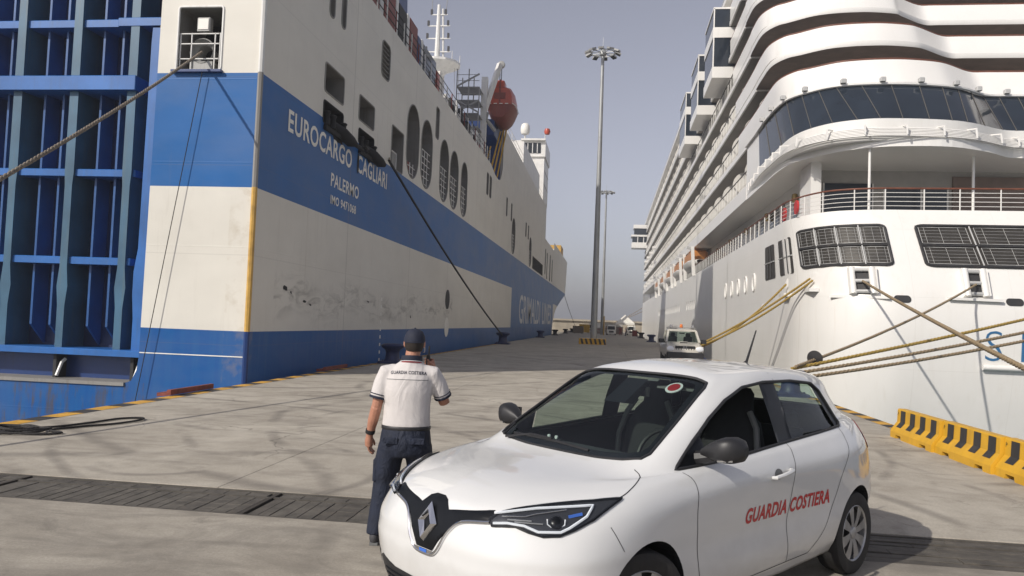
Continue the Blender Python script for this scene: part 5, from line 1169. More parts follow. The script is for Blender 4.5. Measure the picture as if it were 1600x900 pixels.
def fuse(name, mb, vox, it=6):
    me = mb.mesh(name); o = bpy.data.objects.new('tmp', me); COL.objects.link(o)
    md = o.modifiers.new('r', 'REMESH'); md.mode = 'VOXEL'; md.voxel_size = vox
    if it: ms_ = o.modifiers.new('s', 'SMOOTH'); ms_.factor = .5; ms_.iterations = it
    bpy.context.view_layer.update()
    r = bpy.data.meshes.new_from_object(o.evaluated_get(bpy.context.evaluated_depsgraph_get())); bpy.data.objects.remove(o)
    r.name = name
    for p in r.polygons: p.use_smooth = True
    return r
man = empty('person', (-1.61, 6.10, 0), 'person in white polo shirt, navy cap and cargo trousers holding a radio to the ear', 'person', R(9))
LSH, LEL, LWR = (-.178,0,1.375), (-.245,-.02,1.09), (-.30,.045,.855)
RSH, REL, RHN = (.198,0,1.375), (.300,.09,1.125), (.19,.20,1.40)
mb = MB()
etube(mb, [(0,.0,.84,.16,.11),(0,0,.95,.18,.12),(0,0,1.1,.17,.115),(0,0,1.25,.195,.12),(0,0,1.36,.19,.105),(.01,0,1.42,.13,.085),(.02,.005,1.47,.075,.07),(.025,.012,1.50,.062,.064),(.03,.02,1.56,.06,.064)])
ball(mb, (.036,.035,1.625), (.076,.096,.112)); ball(mb, (.036,.105,1.56), (.045,.04,.05)); ball(mb, (.036,.128,1.605), (.014,.02,.02))
for s_ in (-1, 1): ball(mb, (.036+s_*.079,.028,1.612), (.012,.022,.034))
mb.tube([LSH, (-.215,-.012,1.24), LEL], [.056,.052,.042], 10); mb.tube([LEL, (-.272,.01,.98), LWR], [.045,.044,.03], 10)
mb.tube([RSH, (.25,.04,1.25), REL], [.056,.052,.044], 10); mb.tube([REL, (.255,.15,1.26), (RHN[0], RHN[1], 1.375)], [.046,.044,.030], 10)
etube(mb, [(-.205,0,.08,.05,.055),(-.175,.02,.3,.055,.06),(-.15,.03,.5,.06,.065),(-.125,.01,.75,.08,.09),(-.09,0,.9,.09,.1)]); etube(mb, [(.13,.16,.08,.05,.055),(.13,.13,.3,.055,.06),(.125,.1,.5,.06,.065),(.11,.05,.75,.08,.09),(.09,0,.9,.09,.1)])
# left hand, relaxed
hw_ = Vector(LWR); mb.tube([hw_, hw_+Vector((-.004,.012,-.05)), hw_+Vector((-.004,.02,-.095))], [.028,.036,.034], 10)
for i, (dy, ln) in enumerate(((-.022,.07),(-.004,.08),(.014,.078),(.03,.062))):
    a = hw_+Vector((-.006+.004*i, .02+dy, -.09)); mb.tube([a, a+Vector((.004,.008,-ln*.5)), a+Vector((.022,.016,-ln*.85)), a+Vector((.036,.016,-ln*.9))], [.0115,.0105,.0095,.008], 7)
a = hw_+Vector((.012,.04,-.035)); mb.tube([a, a+Vector((.016,.03,-.03)), a+Vector((.022,.034,-.065))], [.014,.012,.009], 7)
# right hand closed round the radio
rh = Vector((RHN[0], RHN[1], 1.375)); mb.tube([rh, rh+Vector((-.02,.012,.05)), rh+Vector((-.03,.015,.09))], [.030,.036,.032], 10)
for i, dz in enumerate((.035,.057,.079,.10)):
    a = rh+Vector((-.006,.03,dz)); mb.tube([a, a+Vector((-.035,.04,.004)), a+Vector((-.066,.02,.006)), a+Vector((-.07,-.012,.004))], [.0115,.0105,.0095,.0085], 7)
a = rh+Vector((-.005,-.015,.05)); mb.tube([a, a+Vector((-.03,-.03,.03)), a+Vector((-.05,-.03,.06))], [.014,.012,.009], 7)
bd_ = obj('body', fuse('body', mb, .0065, 3), MATS['skin'], man, local=True)
# clothes
mb = MB()
etube(mb, [(0,0,.905,.186,.135),(0,0,.955,.198,.143),(0,-.003,1.02,.192,.138),(0,-.004,1.12,.190,.138),(0,-.004,1.23,.200,.140),(.005,-.002,1.32,.202,.132),(.008,0,1.385,.180,.112),(.012,0,1.43,.135,.094),(.02,.002,1.47,.088,.082)], 20)
mb.tube([(-.11,0,1.385), LSH, (-.208,-.008,1.285), (-.236,-.016,1.16)], [.062,.070,.071,.070], 14); mb.tube([(.12,0,1.385), RSH, (.245,.035,1.285), (.284,.07,1.18)], [.062,.070,.071,.070], 14)
shm = fuse('shirt', mb, .011, 4); shirt = obj('shirt', shm, MATS['polo_white'], man, local=True)
SB = BVHTree.FromPolygons([q.co.copy() for q in shm.vertices], [tuple(p.vertices) for p in shm.polygons])
def band(name, c, d, r, wd, matn, parent):
    c, d = Vector(c), Vector(d).normalized(); q = d.to_track_quat('Z', 'Y'); L = []
    for k, rr in ((-.5,1),(-.25,1.03),(.25,1.03),(.5,1)): L.append([c+d*(wd*k)+q @ Vector((r[0]*rr*cos(a), r[1]*rr*sin(a), 0)) for a in [2*pi*i/28 for i in range(28)]])
    me = MB().grid(L, closed=True).mesh(name, 60); return obj(name, me, MATS[matn], parent, local=True)
for c_, d_ in (((-.2345,-.0155,1.168),(-.028,-.008,-.125)), ((.2825,.068,1.188),(.039,.035,-.105))):
    band('sleeve_trim', c_, d_, (.0715,.0715), .020, 'navy', shirt); d__ = Vector(d_).normalized()
    band('sleeve_trim', Vector(c_)-d__*.026, d_, (.0718,.0718), .008, 'navy', shirt)
band('collar', (.022,.003,1.487), (0,.12,1), (.085,.083), .05, 'navy', shirt); band('collar_stripe', (.021,.001,1.457), (0,.12,1), (.0905,.0875), .007, 'stripe_red', shirt); band('collar_stripe', (.021,.001,1.467), (0,.12,1), (.0895,.0865), .006, 'lace_white', shirt)
me = text_mesh('GUARDIA COSTIERA', 1, 1, 0, .02, 1.06); xs_ = [q.co.x for q in me.vertices]
for q in me.vertices:
    x = -.135+(q.co.x-min(xs_))/(max(xs_)-min(xs_))*.29; z = 1.372+q.co.y/.72*.026-.35*(x-.01)**2; h = SB.ray_cast(Vector((x,-1,z)), Vector((0,1,0)))
    q.co = h[0]+Vector((0,-.0025,0)) if h[0] else (x,-.12,z)
obj('lettering', me, MATS['navy'], shirt, local=True)
yk = [SB.ray_cast(Vector((x,-1,1.327-.1*x*x)), Vector((0,1,0)))[0] for x in [-.165+.335*i/24 for i in range(25)]]
obj('yoke_seam', MB().tube([p+Vector((0,-.0005,0)) for p in yk if p], .0028, 5).mesh('yoke_seam', 60), MATS['seat_grey'], shirt, local=True)
mb = MB()
etube(mb, [(0,0,.945,.188,.137),(0,-.004,.90,.200,.148),(0,-.01,.82,.210,.162),(0,-.005,.74,.208,.15),(-.005,.0,.70,.195,.135)], 20)
etube(mb, [(-.105,0,.80,.112,.145),(-.13,.01,.68,.112,.135),(-.148,.025,.5,.102,.115),(-.168,.02,.34,.094,.105),(-.19,.005,.18,.088,.10),(-.205,-.005,.075,.082,.098)]); etube(mb, [(.105,0,.80,.112,.145),(.115,.03,.68,.112,.135),(.122,.09,.5,.1,.115),(.125,.12,.34,.092,.105),(.13,.145,.18,.086,.098),(.13,.155,.075,.08,.096)])
tr_ = obj('trousers', fuse('trousers', mb, .012, 4), MATS['trouser_navy'], man, local=True)
band('belt', (0,0,.935), (0,0,1), (.195,.143), .034, 'car_plastic', tr_)
for x, y_ in ((-.105,-.166),(.105,-.166)): obj('pocket_flap', MB().cbox(x-.062, x+.062, y_-.004, y_+.02, .822, .868, .006).mesh('pocket_flap'), MATS['trouser_navy'], tr_, local=True)
for s_, x in ((-1,-.226),(1,.200)): obj('cargo_pocket', MB().cbox(x-.022, x+.022, -.06, .10, .50, .68, .012).mesh('cargo_pocket'), MATS['trouser_navy'], tr_, local=True)
for x, y_ in ((-.21,-.02),(.132,.15)):
    mb = MB(); ball(mb, (x, y_+.05, .045), (.048,.135,.045)); ball(mb, (x, y_-.03, .055), (.042,.055,.06)); sh = obj('shoe', fuse('shoe', mb, .008, 2), MATS['shoe_grey'], man, local=True)
    obj('sole', MB().prism([(x-.032,y_-.08),(x+.032,y_-.08),(x+.045,y_+.06),(x+.03,y_+.165),(x,y_+.18),(x-.03,y_+.165),(x-.045,y_+.06)], lambda a, bb, d: (a, bb, d), .002, .022).mesh('sole'), MATS['seat_grey'], sh, local=True)
# cap and hair
mb = MB(); prof = [(.0,1.738),(.035,1.732),(.065,1.712),(.083,1.675),(.088,1.645),(.087,1.628)]
L = [[(.036+r*cos(a), .03+r*1.14*sin(a), z-.012*max(0,-sin(a))*(1 if z < 1.66 else 0)) for a in [2*pi*i/28 for i in range(28)]] for r, z in [(max(r, .001), z) for r, z in prof]]
mb.grid(L, closed=True); cap = obj('cap', mb.mesh('cap', 60), MATS['navy'], man, local=True)
obj('brim', MB().grid([[(.036+.075*cos(a), .115+.02*sin(a), 1.64) for a in [pi*i/12 for i in range(13)]], [(.036+.078*cos(a), .125+.085*sin(a), 1.628-.01*sin(a)) for a in [pi*i/12 for i in range(13)]]]).mesh('brim'), MATS['navy'], cap, local=True)
obj('cap_button', MB().lathe([(.008,1.735),(.008,1.742),(0,1.744)], 10, (.036,.03,0)).mesh('cap_button'), MATS['navy'], cap, local=True)
obj('cap_strap', MB().tube([(.036+.089*cos(a), .03+.1015*sin(a), 1.625) for a in [pi*1.25+pi*.5*i/10 for i in range(11)]], .006, 6).mesh('cap_strap', 60), MATS['navy'], cap, local=True)
mb = MB(); L = [[(.036+r*cos(a), .026+r*1.2*sin(a), z) for a in [pi*1.02+pi*.96*i/16 for i in range(17)]] for r, z in ((.083,1.632),(.080,1.60),(.072,1.57),(.064,1.55))]
mb.grid(L); obj('hair', mb.mesh('hair', 60), MATS['hair'], man, local=True)
band('watch', (-.294,.038,.885), (-.05,.065,-.235), (.039,.037), .034, 'car_plastic', man)
obj('face_mask_loop', MB().tube([(.118,.02,1.60),(.122,.03,1.575),(.118,.06,1.545),(.10,.10,1.54)], .004, 5).mesh('face_mask_loop'), MATS['lace_white'], man, local=True)
rad = empty('handheld_radio', Matrix.Translation((-1.61,6.10,0)) @ Matrix.Rotation(R(9), 4, 'Z') @ Vector((.135,.235,1.44)), 'black handheld radio held up in the right hand of the person in the polo shirt', 'radio', R(9))
obj('case', MB().cbox(-.012,.018,-.03,.03,-.06,.075,.006).mesh('case'), MATS['car_plastic'], rad, local=True); obj('antenna', MB().tube([(.006,.02,.07),(.006,.022,.15)], .007, 8).mesh('antenna'), MATS['car_plastic'], rad, local=True)
# ================================================================ quay furniture
paint('bollard_blue', (.012,.022,.085), .5, var=.3, scale=5, dirt=.5); paint('bollard_black', (.018,.018,.02), .6, var=.3, scale=5, dirt=.4)
def bollard(x, y, matn, label, group, s=1.0):
    e = empty('mooring_bollard', (x, y, 0), label, 'bollard', group=group)
    MB().cbox(x-.45*s, x+.45*s, y-.45*s, y+.45*s, 0, .09*s, .02).build('base_plate', MATS[matn], e)
    MB().lathe([(.34*s,.09*s),(.27*s,.18*s),(.25*s,.42*s),(.29*s,.52*s),(.42*s,.60*s),(.44*s,.68*s),(.36*s,.74*s),(0,.76*s)], 20, (x,y,0)).build('post', MATS[matn], e, smooth=45)
    for i in range(6): a = pi*i/3; MB().lathe([(.035*s,.09*s),(.035*s,.125*s),(0,.13*s)], 6, (x+.38*s*cos(a), y+.38*s*sin(a), 0)).build('bolt', MATS[matn], e)
    return e
gB = 'bollards along the quay edges'
bollard(-8.5, 29.6, 'bollard_blue', 'dark blue bollard by the ferry side behind the person in the polo shirt', gB, 1.05)
bollard(-8.5, 61.5, 'bollard_blue', 'dark blue bollard holding the long black mooring rope of the ferry', gB, 1.3)
bollard(-8.5, 96, 'bollard_blue', 'dark blue bollard below the large white company letters on the ferry hull', gB, 1.2)
for y_ in (121, 150, 176, 200): bollard(-8.4, y_, 'bollard_black', 'black bollard at the quay edge beyond the bow of the ferry', gB, 1.2)
bollard(5.3, 96, 'bollard_blue', 'dark blue bollard at the cruise ship edge of the quay behind the pickup truck', gB, 1.25)
for y_ in (126, 150): bollard(5.3, y_, 'bollard_black', 'black bollard at the cruise ship edge of the quay near the white tent', gB, 1.25)
bollard(5.25, 22.9, 'bollard_blue', 'blue bollard behind the white hatchback with four ropes of the cruise ship', gB, 1.0)
bollard(5.25, 46.7, 'bollard_blue', 'bollard hidden behind the pickup truck with the bundle of yellow ropes', gB, 1.2)
# ropes
def fibre(name, col, rough=.8):
    m, t, b = nodes(name); v = coords(t)
    w_ = N(t, 'ShaderNodeTexNoise', Scale=28.0, Detail=4.0); t.links.new(v, w_.inputs['Vector'])
    t.links.new(mix(t, ramp(t, w_.outputs[0], [(.35, 0.0), (.65, 1.0)]), tuple(x*.55 for x in col), col), b.inputs['Base Color']); b.inputs['Roughness'].default_value = rough; bump(t, b, w_.outputs[0], .6, .02)
fibre('rope_yellow', (.46,.31,.07)); fibre('rope_tan', (.36,.27,.16)); fibre('rope_brown', (.24,.20,.155)); fibre('rope_black', (.022,.02,.02))
def cat_pts(a, b_, sag, n=24):
    a, b_ = Vector(a), Vector(b_); return [a+(b_-a)*(i/n)+Vector((0,0,-4*sag*(i/n)*(1-i/n))) for i in range(n+1)]
def twist(pts, r, mb=None, strands=3, pitch=None):
    # a laid rope: strands wound round the line
    mb = mb or MB(); pitch = pitch or r*9; P = [Vector(p) for p in pts]; D = []
    tot = sum((q-p).length for p, q in zip(P, P[1:])); n = min(900, max(40, int(tot/pitch*7)))
    cum = [0]
    for p, q in zip(P, P[1:]): cum.append(cum[-1]+(q-p).length)
    def at(s):
        for i in range(len(cum)-1):
            if s <= cum[i+1] or i == len(cum)-2: u = (s-cum[i])/(cum[i+1]-cum[i]); return P[i]+(P[i+1]-P[i])*u, (P[i+1]-P[i]).normalized()
    for k in range(strands):
        L = []
        for i in range(n+1):
            s = tot*i/n; p, d = at(s); u = d.cross(Vector((0,0,1))); u = u.normalized() if u.length > .01 else Vector((1,0,0)); w_ = u.cross(d); a = 2*pi*(s/pitch+k/strands); L.append(p+(u*cos(a)+w_*sin(a))*r*.48)
        mb.tube(L, r*.56, 6)
    return mb
def rope(label, a, b_, sag, r, matn, laid=False, group=None):
    pts = cat_pts(a, b_, sag); mb = twist(pts, r) if laid else MB().tube(pts, r, 8)
    return mb.build('mooring_rope', MATS[matn], smooth=60, label=label, cat='rope', group=group, fix=False)
rope('thick brown rope running from the stern mooring port of the ferry past its ramp', (-12.15,20.75,9.42), (-8.7,5,.5), .25, .042, 'rope_brown', True)
rope('thin dark line hanging down the ferry transom below its mooring port', (-11.95,20.5,8.75), (-13.5,20.45,-1.5), .02, .012, 'rope_black')
rope('long black rope slanting from the dark roller fairlead of the ferry to a bollard', (XF+.55,31.7,8.6), (-8.5,61.3,.7), .35, .055, 'rope_black')
rope('thin black line strung between the two dark roller fairleads of the ferry', (XF+.5,28.6,8.5), (XF+.3,29.6,8.6), .02, .06, 'rope_black')
rope('thin grey line running from the dark fairlead to the door opening of the ferry', (XF+.5,31.9,8.75), (XF-.2,34.2,9.2), .02, .025, 'rope_tan')
f1, f2 = hull_pt(11.75, 4.35, .2), hull_pt(16.35, 4.3, .2)
rope('tan rope crossing the cruise ship stern from the left roller fairlead down to the quay', f1, (5.6,6,.35), .1, .055, 'rope_tan', True)
rope('tan rope with a rat guard, from the bollard up to the second stern fairlead', f2, (5.35,22.8,.85), .2, .05, 'rope_tan', True)
for k, (z, sg) in enumerate(((5.9,.22),(5.4,.32),(5.4,.46))):
    rope(('topmost', 'middle', 'lowest')[k]+' of three tan ropes running low across the blue letters of the stern', (28+k*.6,36.6,z), (5.3+.1*k,23.0-.1*k,.78-.12*k), sg, .055, 'rope_yellow' if k == 0 else 'rope_tan', True)
gY = 'yellow ropes from the cruise ship quarter'
for k, (Y_, z) in enumerate(((41.5,4.55),(41.3,4.45),(44.2,4.4))):
    p = hull_s(s_of(Y=Y_), z, .15); rope('yellow rope of the bundle led from the cruise ship quarter to behind the pickup', p, (5.25+.06*k,46.5,.85-.07*k), .22+.1*k, .06, 'rope_yellow', True, gY)
rope('black line trailing off the quay edge beside the heap of dark rope', (-8.35,10.05,.03), (-9.15,7.6,-.6), -.05, .025, 'rope_black')
rg = Vector((5.35,22.8,.85)).lerp(f2, .07); dd = (f2-Vector((5.35,22.8,.85))).normalized()
me = MB().lathe([(.03,-.01),(.24,.03),(.24,.045),(.03,.01)], 24).mesh('rat_guard', 40); o = obj('rat_guard', me, MATS['bollard_black'], label='dark metal rat guard disc threaded on a rope behind the hatchback', cat='rat guard'); o.matrix_basis = Matrix.Translation(rg+Vector((0,0,-.02))) @ dd.to_track_quat('Z', 'Y').to_matrix().to_4x4()
rope('thin line hanging from the far bow of the ferry to a black bollard', (XF-.3,178,8.6), (-8.4,200,.8), .3, .06, 'rope_black')
rope('upper tan line led from the far bow of the cruise ship to the quay', (12.5,232,9.5), (-2,205,.6), .5, .07, 'rope_tan'); rope('lower tan line led from the far bow of the cruise ship to the quay', (12,230,7.5), (-5,212,.6), .5, .07, 'rope_tan')
# heap of dark rope on the quay
rd = random.Random(21); pts = []
for i in range(26):
    a = i*1.15+rd.uniform(-.4,.4); rr = rd.uniform(.16,.5); pts.append((-8.38+rr*1.5*cos(a)*.75, 9.95+rr*sin(a)*.8, .02+.05*max(0, 1-rr/.45)*rd.random()+.012*(i % 3)))
pts += [(-8.1,10.3,.025),(-7.9,10.9,.022),(-7.8,11.5,.022),(-7.55,11.72,.022),(-7.42,11.5,.022),(-7.5,11.0,.022),(-7.75,10.55,.022),(-7.9,10.1,.022),(-7.6,9.95,.022),(-7.75,9.75,.022),(-8.2,9.6,.03),(-8.7,9.35,.022),(-8.5,8.7,.022),(-8.9,8.3,.022)]
MB().tube(crom(pts, 6), .017, 6).build('rope_heap', MATS['rope_black'], smooth=60, fix=False, label='tangled heap of dark rope with a long loop lying on the concrete', cat='rope')
for y0, L_ , lb_ in ((15.0,1.75,'rust red steel channel lying on the quay edge below the ferry transom'),(23.8,2.1,'rust red steel channel lying on the quay edge beside the ferry side')):
    MB().prism([(QL-.25,-.02),(QL+.02,.012),(QL+.06,.02),(QL+.06,.13),(QL-.02,.13),(QL-.04,.06),(QL-.25,.06)], lambda a, bb, d: (a, d, bb), y0, y0+L_).build('steel_channel', paint('rust_red', (.20,.045,.03), .75, var=.4, scale=6, dirt=.6, bmp=.2) if 'rust_red' not in MATS else MATS['rust_red'], label=lb_, cat='channel')
# plastic barriers
paint('barrier_yellow', (.62,.345,.022), .45, var=.12, scale=3, dirt=.25, bmp=.03); paint('barrier_black', (.03,.03,.032), .6, var=.2, dirt=.3, dirtcol=(.15,.12,.09))
BL = 1.78
bprof = [(-.20,.0),(-.20,.11),(-.17,.16),(-.085,.28),(-.075,.49),(-.06,.515),(.06,.515),(.075,.49),(.085,.28),(.17,.16),(.20,.11),(.20,.0)]
for k in range(3):
    yb = 13.0-k*(BL+.02); cx = 5.36+.05*k
    e = empty('road_barrier', (cx, yb+BL/2, 0), ['yellow and black plastic barrier at the end of its row beside the cruise ship stern', 'yellow and black plastic barrier, second of its row along the quay edge', 'yellow and black plastic barrier, third of its row along the quay edge'][k], 'barrier', group='plastic barriers along the quay edge')
    # body with two foot cut-outs
    mb = MB(); stops = [0,.22,.24,.46,.48,1.28,1.30,1.52,1.54,BL]; L = []
    for s in stops:
        low = .065 if .23 < s < .47 or 1.29 < s < 1.53 else 0
        L.append([(cx+a, yb+s, max(bb, low)) for a, bb in bprof])
    mb.grid(L, closed=True); mb.add(L[0], [tuple(range(12))]); mb.add(L[-1], [tuple(range(12))]); mb.build('body', MATS['barrier_yellow'], e)
    for j in range(4):
        y0 = yb+.11+j*.43; w_ = .215
        for sd_ in (-1, 1):
            P = [(cx+sd_*(.075+.004), z) for z in (.485,)]
            prof = [(.0775,.49),(.0885,.285),(.150,.193)]
            MB().grid([[(cx+sd_*a, y0+(0 if i < 2 else .03), z), (cx+sd_*a, y0+w_+(0 if i < 2 else .03), z)] for i, (a, z) in enumerate(prof)]).build('black_stripe', MATS['barrier_black'], e)
    me = text_mesh('P', .09, 1, 0)
    for q in me.vertices: q.co = (cx-.0835, yb+BL-.02-q.co.x-.1*q.co.y, .39+q.co.y)
    obj('maker_mark', me, MATS['barrier_black'], e)
# light masts
paint('galvanised', (.36,.37,.37), .45, metal=.35, var=.15, scale=.6, dirt=.4, dirtcol=(.2,.19,.18), bmp=.02)
def mast(x, y, H, label):
    e = empty('light_mast', (x, y, 0), label, 'light mast', group='tall light masts on the quay')
    MB().lathe([(.36,0),(.33,.6),(.32,1.5),(.15,H)], 14, (x,y,0)).build('pole', MATS['galvanised'], e, smooth=50)
    for z in (10.5, 20): r_ = .32-(.17*z/H); MB().lathe([(r_+.02,z-.02),(r_+.02,z+.02)], 14, (x,y,0), cap=False).build('joint_ring', MATS['galvanised'], e)
    MB().lathe([(.30,H-.7),(.34,H-.6),(.34,H-.3),(.15,H)], 12, (x,y,0)).build('head', MATS['galvanised'], e)
    MB().tube([(x+1.15*cos(a), y+1.15*sin(a), H-.45) for a in [2*pi*i/24 for i in range(24)]], .05, 6, closed=True).build('ring', MATS['galvanised'], e)
    for i in range(10):
        a = 2*pi*i/10+.2; c_, s_ = cos(a), sin(a)
        MB().bar((x+.3*c_,y+.3*s_,H-.45),(x+1.35*c_,y+1.35*s_,H-.45), .06, .06).build('arm', MATS['galvanised'], e)
        fl_ = MB().bar((x+1.2*c_,y+1.2*s_,H-.30),(x+1.75*c_,y+1.75*s_,H-.52), .5, .16).build('floodlight', MATS['steel_grey'], e)
        MB().bar((x+1.25*c_,y+1.25*s_,H-.42),(x+1.72*c_,y+1.72*s_,H-.61), .44, .03).build('lens', MATS['glass_dark'], fl_)
    MB().tube([(x,y,H),(x,y,H+1.1)], .02, 5).build('lightning_rod', MATS['galvanised'], e); return e
mast(-1.4, 73.6, 28.8, 'tall galvanised light mast rising from a yellow and black striped base'); mast(-1.3, 152, 28.8, 'distant galvanised light mast standing near the white tent')
hb = empty('hazard_base', (-1.45, 73.4, 0), 'low yellow block with slanted black stripes round the foot of the light mast', 'barrier')
MB().cbox(-2.75,-.2,72.2,74.8,0,.55,.05).build('block', MATS['barrier_yellow'], hb)
for i in range(6): x = -2.62+i*.42; MB().add([(x,72.19,.53),(x+.2,72.19,.53),(x+.34,72.19,.03),(x+.14,72.19,.03)], [(0,1,2,3)]).build('black_stripe', MATS['barrier_black'], hb)
# ================================================================ pickup truck
TX, TY = 3.62, 36.9
trk = empty('pickup_truck', (TX, TY+2.2, 0), 'cream pickup truck with an orange beacon on its roof rack, facing down the quay', 'truck')
paint('truck_cream', (.56,.53,.46), .35, var=.08, scale=2, dirt=.3, bmp=.02, coat=.4)
def tprism(name, prof, hw, matn, parent=trk, smooth=False): return MB().prism(prof, lambda a, bb, d: (TX+d, TY+a, bb), -hw, hw).build(name, MATS[matn], parent, smooth=smooth)
L = []
for z, y0, hw in ((.42,.0,.80),(.62,-.06,.86),(.80,-.05,.87),(.93,-.0,.86),(1.0,.06,.82)): L.append([(TX-hw,TY+5.0,z),(TX-hw,TY+.35+y0,z),(TX-hw*.93,TY+.10+y0,z),(TX-hw*.5,TY+y0,z),(TX+hw*.5,TY+y0,z),(TX+hw*.93,TY+.10+y0,z),(TX+hw,TY+.35+y0,z),(TX+hw,TY+5.0,z)])
L.append([(TX-.78,TY+5.0,1.03),(TX-.76,TY+1.2,1.16),(TX-.7,TY+.7,1.09),(TX-.42,TY+.35,1.06),(TX+.42,TY+.35,1.06),(TX+.7,TY+.7,1.09),(TX+.76,TY+1.2,1.16),(TX+.78,TY+5.0,1.03)])
mb = MB().grid(L, closed=True); mb.add(L[-1], [tuple(range(8))]); mb.add(L[0], [tuple(range(8))]); mb.build('body', MATS['truck_cream'], trk, smooth=30)
tprism('bonnet', [(.25,1.04),(.55,1.10),(1.25,1.17),(1.25,1.0),(.25,1.0)], .70, 'truck_cream')
MB().cbox(TX-.2,TX+.2,TY+.75,TY+1.0,1.10,1.19,.02).build('bonnet_scoop', MATS['truck_cream'], trk); MB().box(TX-.18,TX+.18,TY+.742,TY+.752,1.115,1.17).build('scoop_mouth', MATS['car_plastic'], trk)
# cab frame
for s_ in (-1, 1):
    MB().bar((TX+s_*.79,TY+1.15,1.13),(TX+s_*.66,TY+1.72,1.70), .10, .10).build('windscreen_pillar', MATS['truck_cream'], trk)
    MB().bar((TX+s_*.79,TY+3.3,1.1),(TX+s_*.67,TY+3.2,1.70), .12, .14).build('rear_pillar', MATS['truck_cream'], trk)
    MB().bar((TX+s_*.80,TY+1.95,1.1),(TX+s_*.68,TY+2.1,1.70), .05, .08).build('door_pillar', MATS['car_black'], trk)
    MB().add([(TX+s_*.79,TY+1.3,1.12),(TX+s_*.79,TY+3.25,1.1),(TX+s_*.68,TY+3.15,1.68),(TX+s_*.67,TY+1.75,1.68)], [(0,1,2,3)]).build('side_glass', MATS['privacy_glass'], trk)
    mr = MB().cbox(TX+s_*1.02-.13,TX+s_*1.02+.13,TY+1.32,TY+1.44,1.10,1.30,.03).build('door_mirror', MATS['car_plastic'], trk); MB().bar((TX+s_*.82,TY+1.4,1.14),(TX+s_*.95,TY+1.38,1.17), .05, .05).build('mirror_arm', MATS['car_plastic'], mr)
    hlp = MB().lathe([(.14,-.02),(.15,.03),(.10,.06),(0,.065)], 16, (0,0,0)).mesh('headlamp', 40); o = obj('headlamp', hlp, MATS['lens_white'], trk); o.matrix_basis = Matrix.Translation((TX+s_*.68, TY-.01, .86)) @ Matrix.Rotation(R(90), 4, 'X') @ Matrix.Diagonal((1.15,.8,1,1))
    MB().cbox(TX+s_*.68-.19,TX+s_*.68+.19,TY-.02,TY+.1,.74,.99,.04).build('lamp_surround', MATS['truck_cream'], trk)
    for yy in (.95, 4.0):
        MB().lathe([(.2,-.1),(.33,-.11),(.355,-.06),(.355,.06),(.33,.11),(.2,.1)], 24, (TX+s_*.74, TY+yy, .355), 'x').build('wheel', MATS['rubber'], trk, smooth=40); MB().lathe([(.2,.0),(.17,.04),(0,.05)], 16, (TX+s_*(.74+.05)-.0, TY+yy, .355), 'x').build('wheel_rim', MATS['satin_silver'], trk)
rf = MB().cbox(TX-.70,TX+.70,TY+1.66,TY+3.3,1.68,1.78,.04).build('roof', MATS['truck_cream'], trk)
MB().add([(TX-.73,TY+1.17,1.16),(TX+.73,TY+1.17,1.16),(TX+.62,TY+1.69,1.67),(TX-.62,TY+1.69,1.67)], [(0,1,2,3)]).build('windscreen', MATS['car_glass'], trk)
MB().add([(TX-.70,TY+3.32,1.15),(TX+.70,TY+3.32,1.15),(TX+.62,TY+3.25,1.66),(TX-.62,TY+3.25,1.66)], [(0,1,2,3)]).build('rear_glass', MATS['car_glass'], trk)
for s_ in (-1, 1):
    st_ = MB().cbox(TX+s_*.38-.22,TX+s_*.38+.22,TY+2.5,TY+2.65,.8,1.42,.05).build('seat', MATS['seat_fabric'], trk); MB().cbox(TX+s_*.38-.12,TX+s_*.38+.12,TY+2.52,TY+2.62,1.42,1.6,.04).build('headrest', MATS['seat_fabric'], st_)
MB().cbox(TX-.7,TX+.7,TY+1.3,TY+1.7,1.0,1.14,.03).build('dashboard', MATS['cabin_grey'], trk); MB().cbox(TX-.13,TX+.13,TY+1.72,TY+1.75,1.55,1.62,.01).build('interior_mirror', MATS['car_plastic'], trk)
gq = MB().box(TX-.46,TX+.46,TY-.022,TY+.05,.74,1.0).build('grille', MATS['car_plastic'], trk)
for i in range(8):
    x = TX-.41+i*.117; MB().box(x-.016,x+.016,TY-.045,TY-.022,.75,.99).build('grille_bar', MATS['chrome' if i in (3,4) else 'car_black'], gq)
MB().cbox(TX-.86,TX+.86,TY-.16,TY+.15,.42,.70,.05).build('bumper', MATS['car_plastic'], trk)
rk = MB().tube([(TX-.66,TY+2.2,1.78),(TX-.66,TY+2.2,1.87),(TX+.66,TY+2.2,1.87),(TX+.66,TY+2.2,1.78)], .02, 6).build('roof_rack', MATS['steel_grey'], trk)
for s_ in (-1, 1): MB().tube([(TX+s_*.66,TY+1.9,1.84),(TX+s_*.66,TY+3.0,1.84)], .018, 6).build('rack_rail', MATS['steel_grey'], rk)
MB().lathe([(.075,1.87),(.075,1.93),(.07,2.0),(.04,2.04),(0,2.045)], 14, (TX+.0,TY+2.2,0)).build('beacon', MATS['amber_orange'], rk, smooth=True)
for s_ in (-.50,.55): MB().cbox(TX+s_-.07,TX+s_+.07,TY+2.14,TY+2.26,1.87,2.0,.02).build('work_lamp', MATS['satin_silver'], rk)
MB().box(TX-.80,TX+.80,TY+3.45,TY+5.0,.9,1.12).build('cargo_bed', MATS['truck_cream'], trk)
